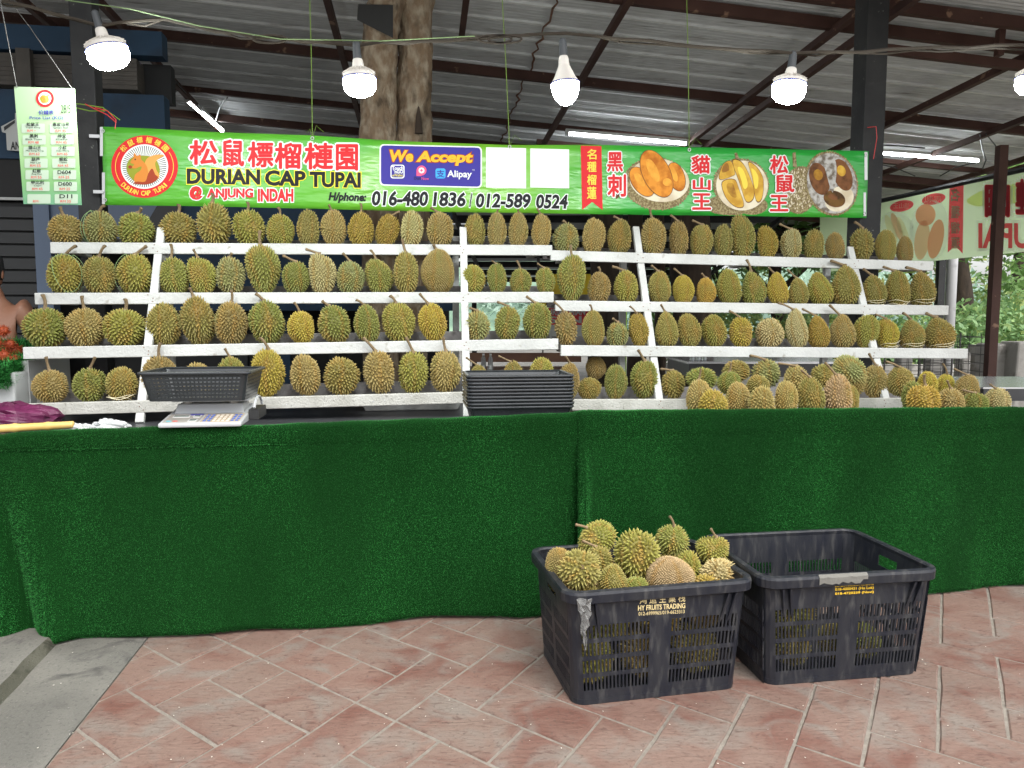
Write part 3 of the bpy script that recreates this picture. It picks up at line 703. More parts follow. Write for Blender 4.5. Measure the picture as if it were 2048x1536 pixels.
# stem: unit length along +Z, widened where it was cut
def stem_mesh(seed):
    r = random.Random(seed); b = MB(); cx, cy = r.uniform(-.10, .10), r.uniform(-.10, .10)
    pts = [(cx*math.sin(t*2.6), cy*math.sin(t*2.2), t) for t in (0, .12, .35, .6, .82, .93, 1.0)]
    b.tube(pts, [1.5, 1.05, .9, .88, 1.0, 1.15, 1.05], 8)
    # radii are in units of the object's x/y scale
    return b
STEM = []
for s_ in range(4):
    r_ = random.Random(s_); b = MB(); n_ = 8
    zz = (0, .10, .3, .6, .82, .93, 1.0); rr_ = (1.7, 1.1, .92, .9, 1.0, 1.2, 1.05); cx, cy = r_.uniform(-1.2, 1.2), r_.uniform(-1., 1.)
    vs = [(rr_[q]*math.cos(6.2832*k/n_)+cx*math.sin(z*2.8), rr_[q]*math.sin(6.2832*k/n_)+cy*math.sin(z*2.4), z) for q, z in enumerate(zz) for k in range(n_)]
    fs = [(q*n_+k, q*n_+(k+1) % n_, (q+1)*n_+(k+1) % n_, (q+1)*n_+k) for q in range(6) for k in range(n_)]+[tuple(6*n_+k for k in range(n_))]
    b.add(vs, fs); STEM.append(b.mesh('stem', M['stem'], True))
rd = random.Random(21)
def durian(x0, x1, y0, y1, col, shp, v, tilt=0., stem=None, label='', group=None, ext=0., string=None, facing=None, zmin=None, yrot=None, pos=None):
    """x0..y1: where the fruit shows in the photograph; v: its distance behind the counter front"""
    cx, cy = (x0+x1)/2, (y0+y1)/2
    if pos is None:
        u, z, t = onv(cx, cy, v); P0 = W(u, v, z)
    else: P0 = pos; t = float(VF @ (pos-CAM))
    w = (x1-x0)/FPX*t; h = (y1-y0)/FPX*t
    top = h/2; bot = -h/2-ext
    if zmin is not None: bot = zmin-P0[2]
    tilt += rd.uniform(-2.5, 2.5)
    tr = R(abs(tilt))
    # undo the widening that the lean adds to the outline
    W_, H_ = w*1.05, top-bot
    if tr > .05:
        ca, sa = math.cos(tr), math.sin(tr)
        det = ca**4-sa**4
        if det > .25:
            a2 = (w*w*ca*ca-H_*H_*sa*sa)/det; b2 = (H_*H_*ca*ca-w*w*sa*sa)/det
            if a2 > (.45*w)**2 and b2 > (.45*H_)**2: W_, H_ = math.sqrt(a2), math.sqrt(b2)
    zc = P0[2]+(top+bot)/2
    root = empty('durian', (P0[0], P0[1], zc), label=label, cat='durian', group=group)
    me = rd.choice(PROTO[shp])
    lean = Matrix.Rotation(R(tilt), 4, Vector(NV))       # positive: top leans to the right
    spin = rd.choice((0, math.pi)) if shp in 'pbik' and yrot is None else (rd.uniform(0, 6.28) if yrot is None else R(yrot))
    if shp in 'pbik' and yrot is None: spin = 0 if tilt >= 0 else math.pi
    Rm = lean @ Matrix.Rotation(YAW+spin, 4, 'Z')
    if facing is not None: Rm = Matrix.Rotation(YAW, 4, 'Z') @ Matrix.Rotation(R(facing), 4, 'X') @ Matrix.Rotation(spin, 4, 'Z')
    o = link('spiny_shell', me, root); dep = min(W_, .95*W_+.0)
    o.matrix_local = Rm @ Matrix.Diagonal((W_, dep, H_, 1))
    c = DC[col]; j = lambda: rd.uniform(.96, 1.04)
    g = rd.uniform(.80, 1.04); o.color = (c[0]*g*j(), c[1]*g*j(), c[2]*g*j(), 1)
    if stem:
        sx, sy = stem
        tu, tz, tt = onv(sx, sy, v-.02) if pos is None else (None, None, None)
        if pos is None: T = W(tu, v-.02, tz)
        else: T = CAM+ray(sx, sy)*(t-.02)
        T = np.array(T)-np.array([P0[0], P0[1], zc])
        if facing is None:
            ax = np.array((Rm @ Vector((0, 0, 1)))[:3]); S = ax*H_*.44
        else: S = np.array((Rm @ Vector((0, 0, 1)))[:3])*H_*.42
        d = Vector(T-S); ln = d.length; q = d.to_track_quat('Z', 'Y')
        so = link('stem', STEM[rd.randrange(4)], root); so.rotation_mode = 'QUATERNION'; so.rotation_quaternion = q; so.location = Vector(S)
        rs = .0075*max(.7, min(1.3, t/4*W_/.19)); so.scale = (rs, rs, ln)
    if string:
        s = MB(); rs_ = random.Random(int(x0)); kind = string[0]
        if kind == 'band':       # raffia wound round the foot
            for q in range(3):
                zz_ = -H_*(.30+.04*q+rs_.uniform(-.01, .01)); k_ = math.sqrt(max(0, 1-(2*zz_/H_)**2))
                ring = []
                for a in np.linspace(0, 2*math.pi, 28):
                    ring.append((Rm.to_3x3() @ Vector((W_*.53*k_*math.cos(a), W_*.52*k_*math.sin(a), zz_+.012*math.sin(a+q*1.5)+.006*math.sin(3*a+q)))))
                s.tube(ring, .0018, 4)
            s.build('raffia_band', M['raffia'], root)
        elif kind == 'loop':
            for q in range(2):
                ring = []
                for a in np.linspace(0, 2*math.pi, 30):
                    ring.append(Rm.to_3x3() @ Vector((W_*(.52*math.cos(a)*(.55 if q else .35)+(-.18 if q else .2)), -W_*.50*abs(math.cos(a*.5+.4*q))-.0+0*a, H_*.54*math.sin(a))))
                ring = [Vector(p) for p in ring]
                # keep the string on the fruit's surface
                out = []
                for p in ring:
                    l = Rm.to_3x3().inverted() @ p; k_ = math.sqrt((l.x/(W_/2))**2+(l.y/(W_/2))**2+(l.z/(H_/2))**2)
                    l = l*(1.03/max(k_, .2)); out.append(Rm.to_3x3() @ l)
                s.tube(out, .0016, 4)
            s.build('raffia_string', M['raffia_green'], root)
    return root

# x0 x1 y0 y1 colour shape tilt stemx stemy string
ROWS = {
1: """95 168 427 484 tan r -4 120 414
168 234 419 484 gg r 0 211 412 loop
236 311 422 485 gre r 4 282 417
319 393 422 487 oli r 0 356 409
392 462 400 487 oli s 0 423 387
464 533 417 487 yg l -4 494 404
533 589 426 487 yg r 0 554 415
593 639 417 489 oli l 0
640 692 417 489 tan o 0 658 410
695 747 422 489 och l 0 720 407
748 801 427 490 och l 18 801 424
800 849 419 490 lt o 2
852 907 422 490 tan o -4 861 416
929 972 425 490 oli l -2
975 1014 422 490 tan l 2 998 419
1017 1057 422 490 tan l 0 1037 419
1060 1104 426 490 tan o 0 1075 417
1104 1159 444 500 gg r 0 1125 443
1160 1214 434 502 tan o 6
1213 1264 436 504 oli o 3 1228 434
1280 1334 433 507 tan o -2 1300 418
1335 1380 439 508 bro l -5 1340 431
1381 1427 446 509 oli o 0 1385 442
1427 1466 446 510 oli l 0
1460 1514 426 513 oli b -10
1514 1559 449 514 och b -10
1560 1606 455 515 lt o 0 1560 448
1606 1650 457 516 oli l 0
1650 1689 462 518 bro o -6
1700 1751 453 521 oli s -4 1708 445
1750 1792 458 521 oli f -4
1792 1826 470 523 bro f -6""",
2: """95 165 506 584 yg r 0 154 493 loop
169 234 509 585 oli o 0 212 492
235 305 505 585 yg r 0 293 493 loop
313 379 512 585 gre o -4 340 488
376 435 510 585 yg b -14 386 499
431 493 510 585 gg r -4 462 508
491 563 487 585 gre i -2 521 461
564 622 520 585 gre r 4 565 511
617 675 503 585 lt b -6 611 498
674 730 519 584 gg o -4 685 507
730 790 514 585 gre b -12 739 501
785 840 500 585 oli o 0 804 478
841 909 496 585 tan e 0 867 490
921 971 527 584 yg r 0
973 1015 524 583 gre o -4 984 522
1019 1064 535 583 gre r 0 1032 521
1069 1112 532 584 gre r -4 1075 527
1114 1172 508 599 gre i 0 1142 490
1174 1223 542 599 bro r 0 1195 535
1224 1279 538 599 yg o -8 1223 535
1294 1344 539 600 oli f -4 1303 532
1345 1390 548 601 yel f -6 1348 538
1392 1434 552 601 ora f -4 1404 547
1430 1483 535 601 yg f -8
1480 1533 539 602 gre p -10 1492 520
1532 1577 543 603 yel p -12 1538 535
1575 1618 553 603 oli p -8 1575 539
1612 1666 543 604 yg p -20
1662 1720 527 605 oli p -4 1662 523
1721 1773 547 606 oli p -8 1727 539 band
1768 1820 538 607 oli f -8 1767 535 band
1815 1871 539 608 oli p -8 1811 536 band""",
3: """49 131 613 692 gre r 0 83 589
133 208 613 691 tan r 0 164 592
209 291 615 690 yg r 3 249 598
293 358 602 689 oli o 0
359 430 588 688 oli o -4 379 576
432 496 599 686 bro o 0 461 580
496 570 596 686 gre o -4 510 588
571 632 620 685 yel r -3 587 605
633 703 607 684 gre r -14 644 602
704 762 606 684 gre o -8 711 601
762 835 601 683 yg o -8 778 593
835 895 603 682 yel o -10 839 587
926 983 617 680 gg s 0 940 616
986 1043 609 679 gre r 4 994 605
1044 1103 602 678 gre o 0 1053 593
1105 1157 620 689 bro s -4 1106 605
1161 1209 617 690 oli f -3 1179 610
1210 1260 641 691 gg s 0 1226 637
1256 1300 623 692 och l -6 1259 613
1308 1358 620 692 oli p -6 1322 610
1353 1405 624 693 oli o -12
1401 1455 627 693 yg o -14
1456 1507 631 693 yel r -4 1458 623
1510 1568 634 694 lt r 0
1569 1616 615 695 lt p -8 1555 607
1613 1660 628 695 och p -8 1605 619
1658 1711 627 697 tan p -10 1659 611
1706 1757 628 696 yg i 4
1752 1800 634 697 yel b -10 1750 630 band
1797 1850 635 698 oli p -6 1805 627 band
1846 1910 630 698 oli p -14 1853 627 band""",
4: """64 135 737 805 tan r 0 92 714
146 212 734 804 gre l 0 190 715
211 276 731 803 oli r 3 - - band
278 355 708 797 bro r 2 323 686
367 426 722 796 tan r 0
432 492 710 796 gre r 0 450 697
500 572 693 794 yel o 4 518 676
575 644 705 792 tan o -6
647 721 710 791 oli r 0
721 794 698 788 tan l -5 725 676
793 860 700 786 yg l 0 811 675
860 923 697 785 tan l 0 887 675
938 975 727 790 oli o 0 932 715
1006 1052 719 790 oli r -14 997 712
1056 1108 712 790 yg r 0
1116 1160 722 792 bro o 0 1130 713
1153 1204 753 798 oli r -22
1209 1256 726 798 gre o 3
1258 1320 717 798 gre o 0 1276 701
1321 1373 737 798 oli s 0 1322 738
1727 1775 726 795 tan r 0 1738 708""" }
SHW = {1: 'top shelf', 2: 'second shelf', 3: 'third shelf', 4: 'bottom shelf'}
def bay(x, s):
    lim = {1: (315, 918, 1103.9, 1272, 1695), 2: (309, 916, 1113, 1286, 1719), 3: (292, 912, 1104.5, 1303, 1745), 4: (277, 930, 1152, 1320, 1720)}[s]
    return sum(x >= l for l in lim)
BAYW = ['end bay below the price board', 'wide bay below the squirrel logo', 'narrow bay above the stacked baskets',
        'narrow bay right of the stacked baskets', 'wide bay of the right rack', 'far right end bay']
ORD = ['', 'first', 'second', 'third', 'fourth', 'fifth', 'sixth', 'seventh', 'eighth', 'ninth', 'tenth', 'eleventh', 'twelfth']
for s, txt in ROWS.items():
    cnt = {}
    for ln in txt.strip().split('\n'):
        f = ln.split(); x0, x1, y0, y1 = map(float, f[:4]); col, shp, tilt = f[4], f[5], float(f[6])
        stem = None; string = None
        if len(f) > 8 and f[7] != '-': stem = (float(f[7]), float(f[8]))
        if len(f) > 9: string = (f[9],)
        cx = (x0+x1)/2; side = 'L' if cx < {1: 1103, 2: 1112.5, 3: 1104.5, 4: 1117}[s] else 'R'
        bb = bay(cx, s); cnt[bb] = cnt.get(bb, 0)+1
        v0 = VL[s]; t0 = onv(cx, (y0+y1)/2, v0+.1)[2]; w = (x1-x0)/FPX*t0
        v = v0+.012+.485*min(w, .23)
        u = onv(cx, y1, v)[0]; zl = lipz((side, s), u)-.022
        lab = f"{CW[col]} {SWD[shp]} durian, {ORD[cnt[bb]]} from left, {SHW[s]}, {BAYW[bb]}"
        durian(x0, x1, y0, y1, col, shp, v, tilt, stem, lab, 'durians ranged along the shelves', string=string, zmin=zl)
d1 = durian(1171, 1213, 711, 761, 'bro', 'r', .93, 0, (1186, 701), 'small round brown durian propped up behind the bottom shelf, just right of the stacked baskets', 'durians ranged along the shelves')

# loose heap on the counter, left heap of 13 and right heap of 10
HEAP = [
 (1371,1434,732,784,'gre','s',.62,0,None,'green spiky durian at the back left end of the long heap'),
 (1439,1500,718,768,'oli','s',.60,-6,None,'olive durian at the back of the long heap, second along'),
 (1502,1559,716,780,'gg','s',.58,-4,(1499,713),'big grey-green durian high at the back of the long heap'),
 (1433,1482,741,792,'gre','r',.40,0,(1460,726),'green durian with upright stem in the middle layer of the long heap'),
 (1373,1422,755,832,'tan','o',.20,0,(1401,738),'tan oval durian with upright stem at the left front of the long heap'),
 (1395,1458,776,836,'och','l',.11,3,None,'wide ochre lobed durian low at the left front of the long heap'),
 (1451,1499,761,832,'tan','r',.25,0,None,'tan durian, third along the front of the long heap'),
 (1491,1541,748,800,'oli','r',.42,6,None,'olive durian lying between front and back of the long heap'),
 (1495,1551,767,832,'tan','s',.13,0,None,'light green-tan durian in the centre front of the long heap'),
 (1548,1596,758,832,'tan','o',.14,0,None,'slim green-tan durian, fifth along the front of the long heap'),
 (1569,1617,728,790,'tan','s',.45,4,(1557,727),'tan spiky durian with stem pointing left, back of the long heap'),
 (1594,1651,749,832,'oli','o',.14,-6,(1603,742),'green-tan durian narrowing to its top, sixth along the front'),
 (1621,1670,726,780,'oli','s',.45,0,None,'olive durian half hidden behind the stemmed pinkish one'),
 (1646,1703,744,830,'pin','o',.13,-6,(1650,726),'large pinkish tan durian with tall stem, front of the long heap'),
 (1684,1716,768,832,'oli','o',.26,0,None,'narrow olive durian tucked behind the large pinkish one'),
 (1667,1737,708,794,'gg','i',.50,-28,None,'large grey-green durian lying slantwise, right end of the long heap'),
 (1775,1826,731,796,'oli','r',.40,-4,(1771,725),'yellow-green durian with bent stem at the left of the right heap'),
 (1800,1846,758,828,'gre','s',.24,-4,None,'green spiky durian behind the orange double-lobed one'),
 (1812,1880,767,830,'ora','l',.12,6,(1850,750),'orange-yellow heart-shaped durian at the front of the right heap'),
 (1835,1874,740,800,'yel','r',.42,0,None,'small yellow durian at the back of the right heap'),
 (1873,1908,746,800,'yel','r',.46,6,(1884,728),'small yellow-green durian with tall stem, back of the right heap'),
 (1876,1927,773,830,'tan','r',.14,0,(1895,762),'round tan durian, second along the front of the right heap'),
 (1911,1957,747,806,'tan','r',.36,4,(1909,738),'tan durian with stem leaning left, back of the right heap'),
 (1925,1976,783,830,'gre','r',.16,0,(1927,780),'dark green durian lying on its side, front of the right heap'),
 (1968,2019,773,830,'lt','l',.17,-6,(1981,770),'pale grey-tan durian at the far right end of the counter'),
]
for x0, x1, y0, y1, col, shp, v, tilt, stem, lab in HEAP:
    zm = None
    if y1 > 822: zm = .868
    durian(x0-1, x1+1, y0, y1, col, shp, v, tilt, stem, lab, 'loose durians heaped on the counter', zmin=zm)
# ------------------------------------------------------------------ perforated plastic tubs (crates and baskets)
def rrect(w, d, r, n=5):
    pts = []
    for cx, cy, a0 in ((w/2-r, -d/2+r, -90), (w/2-r, d/2-r, 0), (-w/2+r, d/2-r, 90), (-w/2+r, -d/2+r, 180)):
        for q in range(n+1):
            a = R(a0+90*q/n); pts.append((cx+r*math.cos(a), cy+r*math.sin(a)))
    return pts      # starts at front right corner, ccw
def tub_wall(w, d, h, grow, r, zc, holes):
    """rounded wall; grow: how much wider each side is at the top. holes: dict side -> [(x0,x1,z0,z1)] with x along the side from its centre.
    sides: F (front, y-), R, B, L"""
    sides = {'F': w-2*r, 'R': d-2*r, 'B': w-2*r, 'L': d-2*r}
    zs = {0.0, h}; [zs.add(z) for z in zc]
    for hl in holes.values():
        for a, b, c, e in hl: zs.add(c); zs.add(e)
    zs = sorted(zs)
    cols = []      # (fn(z)->xy, hole list for the cell that starts here, x mid)
    def P(side, x, z):
        g = grow*z/h
        hw, hd = w/2+g, d/2+g
        return {'F': (x, -hd), 'R': (hw, x), 'B': (-x, hd), 'L': (-hw, -x)}[side]
    seq = []
    order = ['F', 'R', 'B', 'L']
    for si, s in enumerate(order):
        half = sides[s]/2; xs = {-half, half}
        for a, b, c, e in holes.get(s, []): xs.add(a); xs.add(b)
        xs = sorted(xs)
        for q, x in enumerate(xs):
            seq.append((lambda z, s=s, x=x: P(s, x*(1+grow*z/h/ (half+r)), z), s, x, xs[q+1] if q+1 < len(xs) else None))
        # corner
        c0 = {'F': (1, -1), 'R': (1, 1), 'B': (-1, 1), 'L': (-1, -1)}[s]; a0 = {'F': -90, 'R': 0, 'B': 90, 'L': 180}[s]
        for q in range(1, 5):
            an = R(a0+90*q/5)
            def f(z, c0=c0, an=an):
                g = grow*z/h; return (c0[0]*(w/2+g-r)+r*math.cos(an), c0[1]*(d/2+g-r)+r*math.sin(an))
            seq.append((f, None, None, None))
    V = []; n = len(seq); nz_ = len(zs)
    for f, s, x, xn in seq:
        for z in zs: x_, y_ = f(z); V.append((x_, y_, z))
    F = []
    for i in range(n):
        f, s, x, xn = seq[i]; j = (i+1) % n
        for k in range(nz_-1):
            if s and xn is not None:
                xm, zm = (x+xn)/2, (zs[k]+zs[k+1])/2
                if any(a < xm < b and c < zm < e for a, b, c, e in holes.get(s, [])): continue
            F.append((i*nz_+k, j*nz_+k, j*nz_+k+1, i*nz_+k+1))
    mb = MB(); mb.add(V, F); return mb
def ring(mb, w, d, r, prof, n=6):
    """sweep a closed profile of (offset outwards, z) around the rounded rectangle"""
    base = []
    m = len(prof)
    pts0 = rrect(w, d, r, n); N = len(pts0)
    V = []
    for o, z in prof:
        pp = rrect(w+2*o, d+2*o, max(r+o, .004), n); V += [(x, y, z) for x, y in pp]
    F = [(k*N+q, k*N+(q+1) % N, ((k+1) % m)*N+(q+1) % N, ((k+1) % m)*N+q) for k in range(m) for q in range(N)]
    mb.add(V, F); return mb

def crate(P_fl, P_fr, h, depth, label, grow=.028, name='fruit_crate'):
    P_fl, P_fr = np.array(P_fl), np.array(P_fr); d = P_fr-P_fl; w = float(np.linalg.norm(d)); yaw = math.atan2(d[1], d[0])
    c = (P_fl+P_fr)/2+np.array([-math.sin(yaw), math.cos(yaw)])*depth/2
    root = empty(name, (c[0], c[1], 0), (0, 0, yaw), label=label, cat='crate', group='black plastic durian crates on the paving')
    r = .05
    def slots(half, z0):
        H = []; sw, gap = .0075, .0062
        for cx in (-half*.5, half*.5):
            n = 18 if half > .22 else 13
            tot = n*sw+(n-1)*gap
            for k in range(n):
                x = cx-tot/2+k*(sw+gap)
                for row in range(4):
                    zz = .055+row*.066; H.append((x, x+sw, zz, zz+.050))
        return H
    Hf = slots(w/2, 0); Hs = slots(depth/2*.9, 0)
    # the hand hole in each end
    hs = [q for q in Hs]; hand = [(-.055, .055, h-.095, h-.050)]
    wall = tub_wall(w, depth, h, grow, r, (.02, h-.11, h-.045), {'F': Hf, 'B': Hf, 'R': hs+hand, 'L': hs+hand})
    o = wall.build('wall', M['black_plastic'], root); solid(o, .004, -1)
    b = MB(); W2, D2 = w+2*grow, depth+2*grow
    ring(b, W2, D2, r, [(-.006, h-.045), (.012, h-.045), (.020, h-.040), (.022, h-.010), (.018, h), (-.002, h+.002), (-.008, h-.004), (-.005, h-.02)])
    b.build('rim', M['black_plastic'], root, smooth=False)
    b = MB(); ring(b, w, depth, r, [(-.010, .0), (.002, .003), (.003, .022), (-.008, .022)]); b.build('foot_ring', M['black_plastic'], root)
    b = MB(); pts = rrect(w-.01, depth-.01, r, 5); b.add([(x, y, .012) for x, y in pts]+[(x, y, .016) for x, y in pts], [tuple(reversed(range(len(pts)))), tuple(range(len(pts), 2*len(pts)))])
    b.build('floor_plate', M['black_plastic'], root)
    for sx in (-1, 1):      # stiffening ribs near the corners of the long sides, plus thin raised lines
        for q, (off, ww) in enumerate(((.055, .004), (.085, .004))):
            for sy in (-1, 1):
                b = MB(); x = sx*(w/2-off); z0 = h-.16 if q < 2 else .02
                g0, g1 = grow*z0/h, grow
                b.hexa([(x-ww, sy*(depth/2+g0), z0), (x+ww, sy*(depth/2+g0), z0), (x+ww, sy*(depth/2+g0+.004), z0+.01), (x-ww, sy*(depth/2+g0+.004), z0+.01),
                        (x-ww+sx*grow*.7, sy*(depth/2+g1), h-.045), (x+ww+sx*grow*.7, sy*(depth/2+g1), h-.045), (x+ww+sx*grow*.7, sy*(depth/2+g1+.018), h-.045), (x-ww+sx*grow*.7, sy*(depth/2+g1+.018), h-.045)])
                b.build('stiffening_rib', M['black_plastic'], root)
    root['_w'] = w
    return root, w, yaw, c
gA0, gA1 = onz(1148, 1413)[:2], onz(1474, 1377)[:2]; gB0, gB1 = onz(1532, 1372)[:2], onz(1838, 1348)[:2]
CRH = .435
crateA, wA, yA, cA = crate(gA0, gA1, CRH, .47, 'black plastic crate full of durians, with gold lettering on its front')
crateB, wB, yB, cB = crate(gB0, gB1, CRH, .50, 'black plastic crate, mostly empty, with yellow lettering, right of the full one')
for o in (crateA, crateB): del o['_w']

# ---- text helper: letters as real flat shapes fitted to a place
import_font = None
def text_mesh(s, offset=0.0, shear=0.0, bold=0.0, spacing=1.0):
    cu = bpy.data.curves.new('lettering', 'FONT'); cu.body = s; cu.size = 1; cu.offset = offset+bold; cu.shear = shear; cu.fill_mode = 'FRONT'; cu.resolution_u = 3; cu.space_character = spacing
    o = bpy.data.objects.new('tmp_text', cu); COL.objects.link(o); bpy.context.view_layer.update()
    dg = bpy.context.evaluated_depsgraph_get(); me = bpy.data.meshes.new_from_object(o.evaluated_get(dg)); bpy.data.objects.remove(o); bpy.data.curves.remove(cu)
    n = len(me.vertices); co = np.zeros(n*3); me.vertices.foreach_get('co', co); co = co.reshape(-1, 3)
    fs = [tuple(p.vertices) for p in me.polygons]; bpy.data.meshes.remove(me); return co, fs
def thicken(co, fs, r):
    """heavier strokes: the glyph repeated round a small circle"""
    if r <= 0: return co, fs, np.zeros(len(co))
    n = 8; V = [co]; F = list(fs); D = [np.zeros(len(co))]
    for k in range(n):
        a = 2*math.pi*k/n; c = co.copy(); c[:, 0] += r*math.cos(a); c[:, 1] += r*math.sin(a); o = len(co)*(k+1)
        V.append(c); F += [tuple(o+i for i in f) for f in fs]; D.append(np.full(len(co), (k+1)*.03))
    return np.concatenate(V), F, np.concatenate(D)
def text_fit(s, place, outline=0.0, bold=0.0, shear=0.0, spacing=1.0):
    """place(fx, fy, d) maps the unit box (0..1 from left, 0..1 from bottom) of the plain text to 3-D. Returns verts, faces"""
    co, fs = text_mesh(s, 0, shear, 0, spacing)
    if len(co) == 0: return None
    mn, mx = co[:, :2].min(0), co[:, :2].max(0)
    if ord(s[0]) > 0x2000:
        co, fs, dd = thicken(co, fs, outline+bold)
    else:
        if outline or bold: co, fs = text_mesh(s, outline+bold, shear, 0, spacing)
        dd = np.zeros(len(co))
    f = (co[:, :2]-mn)/(mx-mn+1e-9)
    return [place(a, b, d) for (a, b), d in zip(f, dd)], fs

# crate print
def crate_text(root, w, yaw, c, depth, s, px, m, bold=.0, name='lettering'):
    x0, x1, y0, y1 = px; nrm = np.array([math.sin(yaw), -math.cos(yaw), 0.])
    P = np.array([c[0], c[1], 0])+nrm*(depth/2+.028*.88+.002)
    inv = Matrix.Rotation(-yaw, 3, 'Z')
    def corner(x, y):
        q = onplane(x, y, P, nrm)-np.array([c[0], c[1], 0]); return np.array(inv @ Vector(q))
    A, B, C_ = corner(x0, y1), corner(x1, y1-(x1-x0)*.055), corner(x0, y0)
    def pl(a, b, d_=0): return A+(B-A)*a+(C_-A)*b+np.array([0, -.0012-.002*d_, 0])
    r_ = text_fit(s, pl, bold=bold)
    b = MB(); b.add(r_[0], r_[1]); b.build(name, m, root)
crate_text(crateA, wA, yA, cA, .47, '鸿 运 生 菓 栈', (1279,1370,1192,1208), M['gold_print'], .012)
crate_text(crateA, wA, yA, cA, .47, 'HY FRUITS TRADING', (1276,1370,1211,1221), M['gold_print'], .02)
crate_text(crateA, wA, yA, cA, .47, '012-6999965/019-6623313', (1277,1369,1224,1231), M['gold_print'], .0)
crate_text(crateB, wB, yB, cB, .50, 'LOVERN DURIAN TRADING', (1670,1747,1166,1174), M['yellow_print'], .02)
crate_text(crateB, wB, yB, cB, .50, '018-4000431 (Ho Lok)', (1670,1747,1176,1183), M['yellow_print'], .02)
crate_text(crateB, wB, yB, cB, .50, '018-4720339 (Novi)', (1670,1747,1185,1191), M['yellow_print'], .02)
# dried paste smear on the rim of the right crate, torn wrap on the left corner of the full one
def local(c, yaw, p): 
    q = Matrix.Rotation(-yaw, 3, 'Z') @ Vector((p[0]-c[0], p[1]-c[1], p[2])); return np.array(q)
b = MB(); rr = random.Random(3); pts = [(-.145+.016*q+rr.uniform(-.004,.004), 0) for q in range(13)]
top = [(x, -.50/2-.028-.0235, CRH-.004-rr.uniform(0, .004)) for x, _ in pts]; botm = [(x, -.50/2-.028-.0235, CRH-.017-rr.uniform(0, .018)) for x, _ in pts]
back = [(x, -.50/2-.028-.014, CRH+.004) for x, _ in pts]; n = len(pts)
b.add(top+botm+back, [(i, i+1, n+i+1, n+i) for i in range(n-1)]+[(2*n+i, 2*n+i+1, i+1, i) for i in range(n-1)])
o = b.build('dried_paste', M['paste'], crateB); solid(o, .002, 0)
b = MB(); rr = random.Random(5)
yF = -.47/2-.028-.028
rows_ = []
for q in range(11):
    z = CRH-.02-.019*q; wq = .055*(1-q/11)**1.3+.006
    rows_.append([(-wA/2-.012+.004*q+wq*k/4+rr.uniform(-.006,.006), yF+.010*math.sin(k*2+q)+.0028*q*.9, z+rr.uniform(-.006,.006)) for k in range(5)])
b.add([p for r_ in rows_ for p in r_], [(i*5+k, i*5+k+1, (i+1)*5+k+1, (i+1)*5+k) for i in range(10) for k in range(4)])
o = b.build('torn_wrap', M['clear_film'], crateA); solid(o, .0012, 0)

# durians in the full crate
def cpos(c, yaw, lx, ly, z): return np.array([c[0]+math.cos(yaw)*lx-math.sin(yaw)*ly, c[1]+math.sin(yaw)*lx+math.cos(yaw)*ly, z])
CR = [  # x0 x1 y0 y1 colour shape tilt stem depth-in-crate(-..) label facing
 (1155,1232,1046,1110,'yg','r',-38,(1150,1051),.13,'yellow-green round durian at the back left of the full crate',None),
 (1092,1145,1095,1165,'tan','f',0,None,.00,'tan durian wedged in the left corner of the full crate',None),
 (1115,1199,1101,1178,'oli','s',0,(1152,1146),-.13,'bristly many-lobed durian facing out at the left front of the full crate',62),
 (1165,1227,1092,1150,'oli','s',-8,(1165,1082),.02,'olive durian with reddish stem, behind the bristly lobed one',None),
 (1231,1319,1059,1156,'yg','l',0,None,-.03,'biggest yellow-green durian in the middle of the full crate',None),
 (1312,1377,1050,1113,'gre','r',3,(1337,1033),.12,'green round durian with thick upright stem at the back of the crate',None),
 (1296,1386,1114,1190,'pin','e',0,None,-.12,'pinkish tan fine-spined durian at the front of the full crate',None),
 (1199,1252,1129,1190,'oli','p',0,None,-.14,'small olive durian low at the front of the full crate',None),
 (1350,1403,1100,1166,'yg','s',6,None,-.02,'yellow-green spiny durian half hidden right of the pinkish one',None),
 (1392,1455,1071,1132,'yg','k',18,(1422,1058),.04,'green kidney-shaped durian with upright stem at the right of the crate',None),
 (1399,1476,1116,1178,'lt','s',0,None,-.09,'pale coarse-spiked durian in the right front corner of the full crate',None),
 (1245,1297,1155,1200,'gre','r',0,None,-.15,'dark green durian low in the front gap of the full crate',None),
]
for x0, x1, y0, y1, col, shp, tilt, stem, ly, lab, fac in CR:
    nrm = np.array([math.sin(yA), -math.cos(yA), 0.]); P = np.array([cA[0], cA[1], 0])-nrm*ly
    pos = onplane((x0+x1)/2, (y0+y1)/2, P, nrm)
    ex_ = 4; durian(x0-ex_, x1+ex_, y0-1, y1+5, col, shp, 0, tilt, stem, lab, 'durians in the full black crate', pos=pos, facing=fac)
def hid(c, yaw, lx, ly, z, s, col, shp, lab, grp):
    root = empty('durian', cpos(c, yaw, lx, ly, z), label=lab, cat='durian', group=grp)
    o = link('spiny_shell', rd.choice(PROTO[shp]), root, rot=(rd.uniform(0, 3), rd.uniform(0, 3), 0), scale=(s, s, s*1.12)); cc = DC[col]; o.color = (*cc, 1)
for lx, ly, z, s, co_, lab_ in ((-.24,-.12,.335,.16,'oli','olive durian wedged at the front left rim of the full crate'), (-.10,.02,.35,.17,'bro','brownish durian filling the middle left of the full crate'), (.07,-.05,.345,.17,'oli','olive durian filling the middle of the full crate'), (.20,.08,.35,.18,'tan','tan durian at the back right of the full crate'), (.25,-.13,.34,.16,'och','ochre durian under the pale coarse-spiked one'), (.05,.15,.35,.19,'oli','olive durian at the back middle of the full crate'), (-.24,.14,.35,.18,'tan','tan durian at the back left corner of the full crate')):
    hid(cA, yA, lx, ly, z, s, co_, 'r', lab_, 'durians in the full black crate')
NMA = ['bottom left', 'bottom middle', 'bottom right', 'upper left', 'upper middle', 'upper right']
